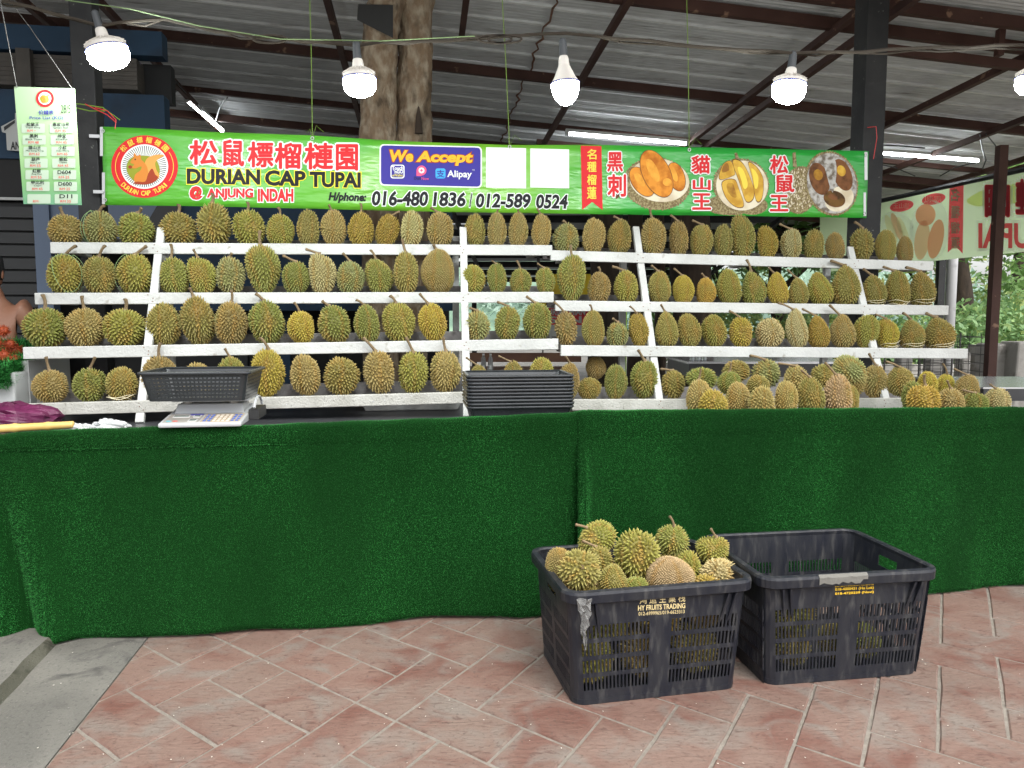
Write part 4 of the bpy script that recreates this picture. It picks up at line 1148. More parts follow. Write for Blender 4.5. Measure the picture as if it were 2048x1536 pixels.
for q, (lx, ly, z, s) in enumerate(((-.22,-.11,.12,.19), (-.02,-.12,.12,.19), (.20,-.11,.12,.19), (-.15,-.11,.28,.18), (.06,-.11,.27,.18), (.24,-.10,.28,.16), (-.16,.11,.14,.2), (.12,.11,.14,.2), (-.02,.09,.28,.18))):
    hid(cA, yA, lx, ly, z, s, ('yg','tan','oli','yg','och','bro','gre','oli','yg')[q], 'rsr'[q % 3], f'{CW[("yg","tan","oli","yg","och","bro","gre","oli","yg")[q]]} durian inside the full crate, seen through its {NMA[q]} slots' if q < 6 else f'durian deep inside the full crate, {("back left","back right","back middle")[q-6]}', 'durians seen through the slots of the full crate')
for q, (lx, ly, z, s) in enumerate(((-.17,-.15,.25,.17), (-.17,-.15,.11,.16), (.02,-.15,.11,.15), (.14,-.16,.11,.14))):
    hid(cB, yB, lx, ly, z, s, ('yg','oli','oli','gre')[q], 'r', ('yellow-green durian against the upper left slots of the right crate', 'olive durian against the lower left slots of the right crate', 'olive durian low in the middle of the right crate', 'small green durian low at the right of the right crate')[q], 'durians seen through the slots of the right crate')

# ------------------------------------------------------------------ baskets
def basket_parts(w, d, h, grow, rows, cols, drows=None, dcols=9, hole=(.010, .007), z0=.018):
    zs = np.linspace(z0, h-.026, rows); H = {}
    for s, L_, n in (('F', w-.07, cols), ('B', w-.07, cols), ('R', d-.06, dcols), ('L', d-.06, dcols)):
        xs = np.linspace(-L_/2, L_/2, n); H[s] = [(x-hole[0]/2, x+hole[0]/2, z-hole[1]/2, z+hole[1]/2) for x in xs for z in zs]
    wall = tub_wall(w, d, h, grow, .022, (h-.012,), H).mesh('wall', M['basket_plastic'])
    b = MB(); ring(b, w+2*grow, d+2*grow, .022, [(-.003, h-.008), (.007, h-.011), (.011, h-.009), (.013, h-.004), (.012, h), (.008, h+.0025), (.001, h+.003), (-.004, h)], 8); rim = b.mesh('rim', M['basket_plastic'])
    b = MB(); pts = rrect(w-.006, d-.006, .022, 5); n = len(pts); b.add([(x, y, .002) for x, y in pts]+[(x, y, .005) for x, y in pts], [tuple(reversed(range(n))), tuple(range(n, 2*n))]+[(i, (i+1) % n, n+(i+1) % n, n+i) for i in range(n)])
    base = b.mesh('base', M['basket_plastic']); return wall, rim, base
def basket(parts, loc, yaw, label, group=None):
    root = empty('basket', loc, (0, 0, yaw), label=label, cat='basket', group=group)
    solid(link('wall', parts[0], root), .0022, 0); link('rim', parts[1], root); link('base', parts[2], root); return root
# stack
vb = .24
aL, aR = onv(932, 800, vb-.14), onv(1150, 790, vb-.14)
SWd = (aR[0]-aL[0])-.030
bp = basket_parts(SWd-.055, .27, .10, .026, 4, 19)
uc = (aL[0]+aR[0])/2; zb = .8625; ztop_ = onv(1040, 750, vb-.14)[1]-.100; zb = ztop_-.146
NB = 10
names = ['lowest', 'second lowest', 'third from the bottom', 'fourth from the bottom', 'fifth from the bottom', 'sixth from the bottom', 'fourth from the top', 'third from the top', 'second from the top', 'topmost']
for k in range(NB):
    z = zb+(ztop_-zb)*k/(NB-1)
    basket(bp, W(uc+.002*math.sin(k*2.1), vb+.002*math.cos(k*1.7), z), YAW+.01*math.sin(k*1.3)-.015, f'black plastic basket, {names[k]} in the nested stack on the counter', 'nested black baskets')
# scale with a basket on it
sl, sr = onv(318, 862, .0), onv(478, 858, .0)
us = (sl[0]+sr[0])/2+.012; zs_ = .935
scale = empty('weighing_scale', W(us, .16, zs_), (0, 0, YAW), label='white electronic shop scale with keypad on the turf rim, under a black basket', cat='weighing scale')
ws = sr[0]-sl[0]+.01; hw = ws/2
b = MB()      # body: sloping keypad front, flat back
b.hexa([(-hw,-.20,-.008),(hw,-.20,-.008),(hw,.16,-.008),(-hw,.16,-.008),(-hw,-.20,.010),(hw,-.20,.010),(hw,.16,.055),(-hw,.16,.055)])
o = b.build('body', M['scale_white'], scale); bevel(o, .006)
b = MB(); b.hexa([(-hw+.02,-.02,.030),(hw-.02,-.02,.030),(hw-.02,.14,.055),(-hw+.02,.14,.055),(-hw+.03,-.0,.072),(hw-.03,-.0,.072),(hw-.03,.13,.072),(-hw+.03,.13,.072)]); o = b.build('upper_body', M['scale_white'], scale); bevel(o, .004)
def sface(x, y, dz): # on the slope
    return (x, y, .010+(y+.20)/.36*.045+dz)
def spanel(x0, x1, y0, y1, t, m, name):
    b = MB(); b.hexa([sface(x0,y0,0),sface(x1,y0,0),sface(x1,y1,0),sface(x0,y1,0),sface(x0,y0,t),sface(x1,y0,t),sface(x1,y1,t),sface(x0,y1,t)]); return b.build(name, M[m], scale)
spanel(-hw+.015, -.012, -.185, -.045, .0015, 'scale_grey', 'display_panel'); spanel(-.004, hw-.012, -.185, -.045, .0015, 'scale_tan', 'keypad_panel')
spanel(-hw+.035, -hw+.105, -.105, -.075, .004, 'lcd_frame', 'display'); spanel(-hw+.039, -hw+.101, -.101, -.079, .005, 'lcd', 'display_glass')
spanel(-hw+.120, -.020, -.105, -.075, .004, 'lcd_frame', 'display'); spanel(-hw+.124, -.024, -.101, -.079, .005, 'lcd', 'display_glass')
spanel(-hw+.115, -.020, -.178, -.140, .004, 'lcd_frame', 'display'); spanel(-hw+.120, -.025, -.172, -.146, .005, 'lcd', 'display_glass')
spanel(-hw+.10, -.015, -.068, -.047, .003, 'label_blue', 'maker_label')
for q, (m_, x) in enumerate((('key_teal', -hw+.035), ('key_red', -hw+.062))):
    b = MB(); b.lathe([(.011, 0), (.011, .002), (0, .0022)], 14, c=sface(x, -.165, .001)); b.build('mark', M[m_], scale)
for r_ in range(4):
    for c_ in range(8):
        x = .012+c_*(hw-.035)/7; y = -.170+r_*.032
        m_ = 'key_blue' if c_ in (0, 1, 7) else ('key_white' if 2 <= c_ <= 5 else 'key_white')
        if c_ == 6: m_ = 'key_blue'
        spanel(x-.006, x+.006, y-.008, y+.008, .0035, m_, 'key')
b = MB(); b.box(-hw+.012, hw+.0, -.03, .22, .084, .094); o = b.build('weighing_plate', M['scale_white'], scale); bevel(o, .003)
for x in (-hw+.07, hw-.07):
    b = MB(); b.lathe([(.018, .068), (.022, .074), (.02, .084)], 12, c=(x, .02, 0)); b.build('plate_support', M['scale_grey'], scale)
b = MB(); arc = [( hw+.035, .02+.10*math.cos(a), .045+.055*math.sin(a)) for a in np.linspace(.2, 2.9, 9)]; b.tube(arc, .006, 6); b.build('side_handle', M['scale_white'], scale)
b = MB(); b.box(hw+.001, hw+.045, -.03, .17, .0, .045); b.build('battery_box', M['cable_dark'], scale)
kl, kr = onv(278, 755, .04), onv(502, 745, .04)
wb = kr[0]-kl[0]
bp2 = basket_parts(wb-.065, .30, .128, .026, 6, 22, dcols=11)
zk = zs_+.0955
k_u = (kl[0]+kr[0])/2
basket(bp2, W(k_u+.0, .205, zk), YAW-.03, 'empty black perforated basket standing on the weighing scale')
# ------------------------------------------------------------------ the long banner
VBN = 1.40
def bwave(u, z):
    return .004*math.sin(u*2.6+1.0)+.0014*math.sin(u*6+z*3)
bc = onv(203, 253, VBN); BNR = W(.7, VBN, 2.0)
banner = empty('banner', BNR, label='long green banner with red lettering, squirrel logo and durian pictures above the racks', cat='banner')
def bp_(x, y, layer=0):
    u, z, t = onv(x, y, VBN); return W(u, VBN+bwave(u, z)-.002*layer, z)-BNR
def flatmat(n, c, r=.5): return mat('print_'+n, c, r, spec=.15)
PR = {k: flatmat(k, c) for k, c in dict(red=(.62,.025,.03), white=(.78,.79,.77), black=(.012,.012,.014), yellow=(.86,.74,.05), navy=(.045,.035,.27), gold=(.83,.42,.03),
      orange=(.68,.26,.03), orange2=(.80,.36,.05), cream=(.74,.66,.50), husk=(.16,.11,.05), husk2=(.30,.24,.13), amber=(.66,.40,.06), amber2=(.50,.27,.03), brown=(.20,.08,.03), pink=(.75,.10,.22),
      blue=(.06,.38,.78), grey=(.40,.40,.40), squirrel=(.62,.22,.04), tail=(.75,.33,.08), sq_dark=(.33,.05,.02), leafgreen=(.28,.30,.03), silver=(.48,.46,.43), darkamber=(.16,.08,.02), goldtext=(.85,.68,.10), darkgreen=(.03,.06,.06)).items()}
def banner_green():
    m = bpy.data.materials.new('banner_green'); m.use_nodes = True; t = m.node_tree; p = t.nodes['Principled BSDF']; L = t.links.new; N = t.nodes.new
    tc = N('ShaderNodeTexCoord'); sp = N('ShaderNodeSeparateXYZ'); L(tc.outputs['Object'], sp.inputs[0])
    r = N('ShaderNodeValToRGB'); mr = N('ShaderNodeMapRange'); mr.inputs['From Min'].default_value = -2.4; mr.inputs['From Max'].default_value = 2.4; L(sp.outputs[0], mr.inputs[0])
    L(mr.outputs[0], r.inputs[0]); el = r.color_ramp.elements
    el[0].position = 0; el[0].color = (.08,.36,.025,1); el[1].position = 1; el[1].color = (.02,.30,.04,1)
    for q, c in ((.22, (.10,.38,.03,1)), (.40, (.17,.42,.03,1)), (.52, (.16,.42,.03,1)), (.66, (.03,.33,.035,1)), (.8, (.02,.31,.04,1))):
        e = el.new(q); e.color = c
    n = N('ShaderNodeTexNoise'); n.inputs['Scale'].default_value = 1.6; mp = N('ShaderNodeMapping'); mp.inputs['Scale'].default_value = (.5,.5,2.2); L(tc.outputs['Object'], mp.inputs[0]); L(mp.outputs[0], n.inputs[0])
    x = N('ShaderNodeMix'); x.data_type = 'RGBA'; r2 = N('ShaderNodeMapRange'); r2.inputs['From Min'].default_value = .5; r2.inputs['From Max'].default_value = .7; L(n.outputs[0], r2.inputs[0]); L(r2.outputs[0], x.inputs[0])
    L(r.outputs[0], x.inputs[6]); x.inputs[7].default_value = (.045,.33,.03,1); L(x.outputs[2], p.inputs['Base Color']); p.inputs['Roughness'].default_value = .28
    n2 = N('ShaderNodeTexNoise'); n2.inputs['Scale'].default_value = 2.5; n2.inputs['Detail'].default_value = 3; mp2 = N('ShaderNodeMapping'); mp2.inputs['Scale'].default_value = (1,1,3.5); mp2.inputs['Rotation'].default_value = (0,.12,0); L(tc.outputs['Object'], mp2.inputs[0]); L(mp2.outputs[0], n2.inputs[0])
    b = N('ShaderNodeBump'); b.inputs['Strength'].default_value = .8; b.inputs['Distance'].default_value = .03; L(n2.outputs[0], b.inputs['Height']); L(b.outputs[0], p.inputs['Normal'])
    return m
for k_, c2_, ns_ in (('orange',(.42,.12,.01),14),('orange2',(.62,.26,.03),18),('husk',(.34,.28,.14),90),('husk2',(.12,.08,.03),60),('cream',(.58,.48,.33),12),('amber',(.50,.26,.03),16),('amber2',(.28,.12,.02),16),('silver',(.16,.13,.10),30),('brown',(.10,.04,.015),20),('darkamber',(.06,.03,.01),20),('goldtext',(.78,.50,.06),9)):
    PR[k_] = mat('print_'+k_, tuple(PR[k_].node_tree.nodes['Principled BSDF'].inputs['Base Color'].default_value)[:3], .5, spec=.15, col2=c2_, nscale=ns_, detail=8, lo=.42, hi=.62)
PR['goldtext'] = flatmat('gold_text', (.82,.62,.08))
M['banner_green'] = banner_green()
TOPY = [(203,253),(290,257),(420,264),(625,271),(800,282),(1018,290),(1200,290),(1378,294),(1560,298),(1738,302)]
BOTY = [(208,410),(420,413),(640,418),(900,424),(1100,427),(1300,430),(1500,432),(1733,436)]
def topy(x): return np.interp(x, [a for a, b in TOPY], [b for a, b in TOPY])
def boty(x): return np.interp(x, [a for a, b in BOTY], [b for a, b in BOTY])
b = MB(); nx, ny = 150, 10; vs = []
for i in range(nx+1):
    for j in range(ny+1):
        x = 203+5*(j/ny)*(1-i/nx)+(1738-203-5*(j/ny))*i/nx; x = 203+(1738-203)*i/nx + (5*(j/ny)*(1-i/nx)-5*(j/ny)*(i/nx))
        y = topy(x)*(1-j/ny)+boty(x)*j/ny; vs.append(bp_(x, y))
b.add(vs, [(i*(ny+1)+j, i*(ny+1)+j+1, (i+1)*(ny+1)+j+1, (i+1)*(ny+1)+j) for i in range(nx) for j in range(ny)])
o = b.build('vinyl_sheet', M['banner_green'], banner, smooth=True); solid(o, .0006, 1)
def ngrid(x0, x1, y0, y1, layer, m, name, rad=0, sl=0.0, parent=banner, P=bp_):
    """print panel as a fine grid (rounded corners by radius in picture px); sl: how far it drops to the right"""
    b = MB(); nx = max(2, int((x1-x0)/10)); ny = max(2, int((y1-y0)/10))
    if rad:
        pts = []
        for cx, cy, a0 in ((x1-rad, y0+rad, -90), (x1-rad, y1-rad, 0), (x0+rad, y1-rad, 90), (x0+rad, y0+rad, 180)):
            for q in range(5): a = R(a0+90*q/4); pts.append((cx+rad*math.cos(a), cy+rad*math.sin(a)))
        out = []
        for i, (a, c) in enumerate(pts):
            a2, c2 = pts[(i+1) % len(pts)]; n = max(1, int(math.hypot(a2-a, c2-c)/12))
            out += [(a+(a2-a)*q/n, c+(c2-c)*q/n) for q in range(n)]
        ring_ = [P(a, c+sl*(a-x0)/(x1-x0), layer) for a, c in out]; n = len(out)
        lay = [ring_]
        for f in (.66, .33):
            cx, cy = (x0+x1)/2, (y0+y1)/2; lay.append([P(cx+(a-cx)*(f if True else 1), cy+(c-cy)*f+sl*((cx+(a-cx)*f)-x0)/(x1-x0), layer) for a, c in out])
        vs = lay[0]+lay[1]+lay[2]+[P((x0+x1)/2, (y0+y1)/2+sl*.5, layer)]
        fs = [(k*n+i, k*n+(i+1) % n, (k+1)*n+(i+1) % n, (k+1)*n+i) for k in range(2) for i in range(n)]+[(2*n+i, 2*n+(i+1) % n, 3*n) for i in range(n)]
        b.add(vs, [tuple(reversed(f)) for f in fs])
    else:
        vs = [P(x0+(x1-x0)*i/nx, y0+(y1-y0)*j/ny+sl*i/nx, layer) for i in range(nx+1) for j in range(ny+1)]
        b.add(vs, [(i*(ny+1)+j, i*(ny+1)+j+1, (i+1)*(ny+1)+j+1, (i+1)*(ny+1)+j) for i in range(nx) for j in range(ny)])
    return b.build(name, m, parent)
def btext(s, x0, x1, y0, y1, m, layer=2, outline=None, om=None, ow=.05, bold=0.0, shear=0.0, sl=0.0, name='lettering', parent=banner, P=bp_, rot=0.0, spacing=1.0):
    def pl(L_):
        def f(a, c, d_=0):
            x = x0+(x1-x0)*a; y = y1+(y0-y1)*c+sl*a
            if rot:
                cx, cy = (x0+x1)/2, (y0+y1)/2; dx, dy = x-cx, y-cy; x = cx+dx*math.cos(rot)-dy*math.sin(rot); y = cy+dx*math.sin(rot)+dy*math.cos(rot)
            return P(x, y, L_+d_)
        return f
    if om is not None:
        r_ = text_fit(s, pl(layer-.5), outline=ow+bold, shear=shear, spacing=spacing); 
        if r_:
            co, fs = r_; b = MB(); b.add(co, fs); b.build('lettering_outline', om, parent)
    r_ = text_fit(s, pl(layer+.5), bold=bold, shear=shear, spacing=spacing)
    if r_: b = MB(); b.add(r_[0], r_[1]); b.build(name, m, parent)
def poly(pts, layer, m, name='print', parent=banner, P=bp_, smooth=0):
    """closed outline in picture px, filled as a fan about its centre"""
    if smooth:
        n = len(pts); out = []
        for i in range(n):
            p0, p1, p2, p3 = [np.array(pts[(i+k) % n], float) for k in (-1, 0, 1, 2)]
            for q in range(smooth):
                t = q/smooth; out.append(.5*((2*p1)+(-p0+p2)*t+(2*p0-5*p1+4*p2-p3)*t*t+(-p0+3*p1-3*p2+p3)*t**3))
        pts = out
    b = MB(); b.add([P(x, y, layer) for x, y in pts], [tuple(reversed(range(len(pts))))]); return b.build(name, m, parent)
def ell(cx, cy, rx, ry, layer, m, n=40, rot=0., spiky=0., name='print', parent=banner, P=bp_, a0=0, a1=360, seed=1):
    pts = []; rr = random.Random(seed)
    if spiky: n = int(n*2)
    for k in range(n):
        a = R(a0)+(R(a1-a0))*k/n; f = 1+(spiky*rr.uniform(.5, 1.2) if k % 2 else 0); x, y = rx*f*math.cos(a), ry*f*math.sin(a)
        pts.append((cx+x*math.cos(rot)-y*math.sin(rot), cy+x*math.sin(rot)+y*math.cos(rot)))
    return poly(pts, layer, m, name, parent, P)
# logo
def logo(cx, cy, rx, ry, parent=banner, P=bp_, L0=1, full=True):
    ell(cx, cy, rx, ry, L0, PR['red'], 48, name='logo_ring', parent=parent, P=P)
    ell(cx, cy, rx*.71, ry*.71, L0+.6, PR['white'], 48, name='logo_disc', parent=parent, P=P)
    if full:
        b = MB()
        for k in range(60):
            a = 2*math.pi*k/60; r0, r1 = .36, .66; w = .012
            q = [(cx+rx*(r0*math.cos(a)-w*.3*math.sin(a)), cy+ry*(r0*math.sin(a)+w*.3*math.cos(a))), (cx+rx*(r1*math.cos(a)-w*math.sin(a)), cy+ry*(r1*math.sin(a)+w*math.cos(a))),
                 (cx+rx*(r1*math.cos(a)+w*math.sin(a)), cy+ry*(r1*math.sin(a)-w*math.cos(a))), (cx+rx*(r0*math.cos(a)+w*.3*math.sin(a)), cy+ry*(r0*math.sin(a)-w*.3*math.cos(a)))]
            b.add([P(x, y, L0+1.0) for x, y in q], [(3, 2, 1, 0)])
        b.build('logo_rays', PR['black'], parent)
        for a0 in (-32, 148):
            b = MB(); rr_ = .86; pts = [(cx+rx*rr_*math.cos(R(a0+q*6.4)), cy+ry*rr_*math.sin(R(a0+q*6.4))) for q in range(11)]
            b.add([P(x, y, L0+1.0) for x, y in pts]+[P(cx+(x-cx)*1.02, cy+(y-cy)*1.02, L0+1.0) for x, y in pts], [(i+11, i+12, i+1, i) for i in range(10)]); b.build('logo_line', PR['goldtext'], parent)
    S = lambda pts: [(cx+x*rx/67, cy+y*ry/62.5) for x, y in pts]
    poly(S([(-36,0),(-28,-16),(-8,-22),(18,-18),(30,0),(28,20),(8,32),(-18,30),(-32,16)]), L0+1.4, PR['leafgreen'], 'logo_durian', parent, P, 4)
    poly(S([(0,4),(3,-12),(12,-20),(28,-24),(40,-22),(30,-16),(22,-8),(24,6),(30,18),(24,28),(8,34),(2,22)]), L0+1.8, PR['tail'], 'logo_squirrel', parent, P, 4)
    poly(S([(-20,30),(-18,16),(-8,8),(-6,0),(-18,4),(-26,2),(-20,-4),(-28,-8),(-22,-18),(-20,-27),(-14,-21),(-8,-24),(-6,-14),(0,-8),(6,2),(8,16),(6,28),(-6,34)]), L0+2.2, PR['squirrel'], 'logo_squirrel', parent, P, 4)
    if full:
        poly(S([(8,14),(16,4),(22,16),(28,22),(20,31),(2,36),(-22,34),(-14,30),(2,30)]), L0+2.5, PR['sq_dark'], 'logo_squirrel', parent, P, 3)
        ell(cx-18*rx/67, cy-14*ry/62.5, 1.6, 1.6, L0+2.8, PR['black'], 10, name='logo_eye', parent=parent, P=P)
        ell(cx-28*rx/67, cy+1, 4, 3.4, L0+2.7, PR['sq_dark'], 12, name='logo_nut', parent=parent, P=P)
        s = 'DURIAN CAP TUPAI'
        for k, chh in enumerate(s):
            if chh == ' ': continue
            a = R(137-94*k/(len(s)-1)); x, y = cx+rx*.855*math.cos(a), cy+ry*.855*math.sin(a); w = 3.2 if chh != 'I' else 1.1
            btext(chh, x-w, x+w, y-4.6, y+4.6, PR['goldtext'], L0+1.2, bold=.02, rot=a-math.pi/2, parent=parent, P=P)
        for k, chh in enumerate('松鼠標榴槤園'):
            a = R(-137+94*k/5); x, y = cx+rx*.855*math.cos(a), cy+ry*.855*math.sin(a)
            btext(chh, x-6, x+6, y-6, y+6, PR['goldtext'], L0+1.2, bold=.015, rot=a+math.pi/2, parent=parent, P=P)
logo(289.5, 333.5, 67, 62.5)
for chh, a in zip('松鼠標榴槤園', ((381,434,282,329),(447,488,281,332),(497,546,285,334),(551,602,287,337),(610,665,287,338),(673,715,290,340))):
    btext(chh, *a, PR['red'], 2, om=PR['white'], ow=.06, bold=.028)
for s, a in (('DURIAN', (376,519,339,367)), ('CAP', (532,610,342,370)), ('TUPAI', (621,720,345,373))):
    btext(s, *a, PR['black'], 2, om=PR['yellow'], ow=.04, bold=.04, sl=1.5)
for s, a in (('@', (381,404,374,399)), ('ANJUNG', (416,506,378,400)), ('INDAH', (517,586,379,402))):
    btext(s, *a, PR['red'], 2, om=PR['white'], ow=.07, bold=.045)
btext('H/phone:', 658, 732, 385, 405, PR['black'], 2, bold=.04, shear=.2, sl=2)
for s, a in (('016-480', (745,855,383,410)), ('1836', (867,930,385,411)), ('/', (939,944,387,413)), ('012-589', (953,1060,388,414)), ('0524', (1073,1134,390,416))):
    btext(s, *a, PR['black'], 2, om=PR['white'], ow=.05, bold=.035, shear=.12, sl=1.0)
ngrid(759, 964, 288, 371, 1, PR['white'], 'payment_panel', 9, 5); ngrid(762, 961, 290.5, 368.5, 2, PR['navy'], 'payment_panel', 7, 5)
btext('We', 781, 825, 301, 322, PR['gold'], 3, om=PR['sq_dark'], ow=.05, bold=.045, shear=.15, sl=1)
btext('Accept', 835, 944, 303, 329, PR['gold'], 3, om=PR['sq_dark'], ow=.05, bold=.045, shear=.15, sl=2)
ngrid(781, 809, 329.5, 357, 3, PR['white'], 'payment_logo', 5); ngrid(783, 807, 331.5, 355, 3.7, PR['navy'], 'payment_logo', 4)
btext('Touch', 784, 806, 333, 340, PR['white'], 4.2, bold=.03); btext("'nGO", 788, 806, 340, 347, PR['white'], 4.2, bold=.03); btext('eWallet', 785, 806, 348, 353.5, PR['yellow'], 4.2)
ell(843, 341, 10, 10, 3, PR['pink'], 28); poly([(833,341),(843,341),(843,352),(833,352)], 3, PR['pink']); ell(843, 341, 5.8, 5.8, 3.7, PR['white'], 20); ell(843, 341, 2.6, 2.6, 4.2, PR['pink'], 16)
btext('Duit', 828, 842, 353.5, 359.5, PR['black'], 3); btext('Now', 843, 858, 354, 360, PR['pink'], 3)
ngrid(871, 891, 337, 357, 3, PR['blue'], 'payment_logo', 4); btext('支', 873, 889, 340, 355, PR['navy'], 4, bold=.01)
btext('Alipay', 895, 943, 341, 358, PR['white'], 3, bold=.02, sl=1); btext('TM', 944, 949, 339, 341.5, PR['white'], 3)
ngrid(972, 1052, 294.5, 375, 1, PR['white'], 'white_card', 0, 2); ngrid(1060.5, 1138, 297, 375, 1, PR['white'], 'white_card', 0, 2)
poly([(1161,291.5),(1202.5,292.5),(1205,420.5),(1184,404),(1164,420)], 1, PR['red'], 'ribbon')
for chh, y0, y1 in (('名',299,319),('種',324,344),('榴',350,370),('蓮',374,398)): btext(chh, 1174, 1192, y0, y1, PR['goldtext'], 2, bold=.02)
for chh, a in (('黑',(1214,1244,306,343)),('刺',(1215,1250,350,393)),('貓',(1382,1418,312,347)),('山',(1385,1419,356,380)),('王',(1384,1420,388,419)),('松',(1540,1575,312,347)),('鼠',(1552,1587,350,384)),('王',(1540,1575,391,422))):
    btext(chh, *a, PR['red'], 4.5, om=PR['white'], ow=.06, bold=.028)
# opened durian pictures
ell(1313, 368, 66, 51, 1, PR['husk'], 60, .12, .055, 'fruit_print'); ell(1318, 361, 60, 43, 1.7, PR['cream'], 48, .15, name='fruit_print')
def flesh(cx, cy, rx, ry, rot, L_, m1, m2):
    ell(cx, cy, rx+1.2, ry+1.2, L_, PR['brown'], 30, rot, name='fruit_print'); ell(cx, cy, rx, ry, L_+.5, m1, 30, rot, name='fruit_print'); ell(cx-.15*rx, cy-.25*ry, rx*.5, ry*.35, L_+.9, m2, 24, rot, name='fruit_print')
flesh(1283, 364, 33, 19, .95, 2.0, PR['orange'], PR['orange2']); flesh(1352, 354, 29, 16, 1.25, 2.0, PR['orange'], PR['orange2']); flesh(1312, 348, 50, 27, 1.12, 3.2, PR['orange'], PR['orange2'])
ell(1333, 365, 9, 8, 4.3, PR['orange2'], 18, name='fruit_print')
poly([(1228,378),(1236,372),(1240,392),(1232,399)], 1, PR['brown'], 'fruit_print')
ell(1460, 410, 50, 20, .8, PR['husk'], 50, 0, .06, 'fruit_print'); ell(1505, 411, 30, 18, .8, PR['husk'], 50, 0, .06, 'fruit_print')
ell(1482, 370, 55, 52, 1.3, PR['husk'], 60, .1, .06, 'fruit_print', seed=4); ell(1484, 371, 52, 50, 1.9, PR['cream'], 48, .1, name='fruit_print'); poly([(1469,306),(1474,305),(1480,322),(1471,322)], 1.4, PR['husk2'], 'fruit_print')
for k, pts in enumerate(([(1437,352),(1446,328),(1462,322),(1470,345),(1466,352),(1442,360)], [(1443,364),(1468,358),(1478,378),(1488,412),(1470,414),(1450,394)], [(1464,322),(1480,321),(1494,340),(1508,378),(1506,400),(1492,404),(1480,370)], [(1496,324),(1514,334),(1527,360),(1524,398),(1512,402),(1504,356)])):
    poly(pts, 2.5, PR['brown'], 'fruit_print', smooth=4); c_ = np.mean(pts, 0); poly([(c_[0]+(x-c_[0])*.95, c_[1]+(y-c_[1])*.95) for x, y in pts], 3.0, PR['amber'], 'fruit_print', smooth=4)
    poly([(c_[0]+(x-c_[0])*.45-3, c_[1]+(y-c_[1])*.5-6) for x, y in pts], 3.4, PR['goldtext'] if k > 1 else PR['amber2'], 'fruit_print', smooth=4)
ell(1600, 380, 34, 47, 1.2, PR['husk'], 60, .15, .05, 'fruit_print', seed=9); poly([(1585,306),(1591,304),(1594,334),(1586,335)], 1.2, PR['husk2'], 'fruit_print')
b = MB(); rr = random.Random(6)
for k in range(170):
    a, q = rr.uniform(0, 6.28), math.sqrt(rr.uniform(0, .92)); x, y = 1600+32*q*math.cos(a), 380+45*q*math.sin(a)
    b.add([bp_(x-1.3, y+1.8, 1.8), bp_(x+1.3, y+1.8, 1.8), bp_(x+rr.uniform(-2, 2), y-3, 1.8)], [(0, 1, 2)])
b.build('fruit_print', PR['cream'], banner)
ell(1662, 367, 52, 64, 2.2, PR['husk'], 60, -.25, .045, 'fruit_print', seed=12); ell(1663, 367, 49, 61, 2.9, PR['silver'], 48, -.25, name='fruit_print'); ell(1678, 398, 30, 24, 3.1, PR['cream'], 30, -.5, name='fruit_print')
flesh(1638, 358, 18, 32, -.3, 3.5, PR['brown'], PR['amber2']); flesh(1684, 350, 17, 32, -.35, 3.5, PR['brown'], PR['amber']); flesh(1668, 398, 21, 15, .3, 3.5, PR['darkamber'], PR['brown'])
poly([(1655,310),(1668,318),(1672,345),(1664,386),(1652,350),(1646,322)], 4.9, PR['silver'], 'fruit_print', smooth=3)
# silver tape ends, eyelets, ties
for xa, xb, ya, yb in ((200,206,254,312),(204,210,345,408),(1729,1735,304,360),(1727,1732,385,432)): ngrid(xa, xb, ya, yb, 1, M['tarnish'], 'silver_tape')
for x, y in ((206,262),(210,400),(625,277),(1019,294),(1378,300),(1732,310),(1729,427)):
    b = MB(); c_ = bp_(x, y, 2); u_, z_, _ = onv(x, y, VBN)
    ring_ = [c_+UV*.009*math.cos(a)+np.array([0,0,1])*.009*math.sin(a) for a in np.linspace(0, 2*math.pi, 13)]
    b.tube(ring_, .003, 5); b.build('eyelet', M['tarnish'], banner)
for x, y in ((188,273),(196,384)):
    p = onv(x, y, VBN); b = MB(); b.wbox(p[0]-.022, p[0]+.032, VBN-.012, VBN-.004, p[1]-.009, p[1]+.009)
    b.build('clip', M['tarnish'], banner, loc=-Vector(BNR))
for x, y, xt in ((625,277,619),(1019,294,1004),(1378,300,1373)):
    p = onv(x, y, VBN); p2 = onroof(xt, -40, .12); P1 = W(p[0], VBN-.004, p[1]); P2 = np.array(P1)+0; d = ray(xt, 2); tt = (P1[1]-.0)/d[1]*.985; P2 = CAM+d*tt
    P2 = P2+(P2-P1)*.25
    b = MB(); b.tube([P1, P1+(P2-P1)*.5+np.array([.004, 0, 0]), P2], .0028, 5)
    b.tube([P1, P1+np.array([.03, -.02, .07]), P1+np.array([.075, -.02, .03])], .0016, 4); b.tube([P1, P1+np.array([-.01, -.02, .05]), P1+np.array([-.03, -.01, .03]) ], .0016, 4)
    tag(b.build('hanging_string', M['cord_green']), f'green raffia string holding up the banner {"near the last red title character" if x < 700 else ("between the two white cards" if x < 1100 else "above the second fruit picture")}', 'string', 'strings the banner hangs from')

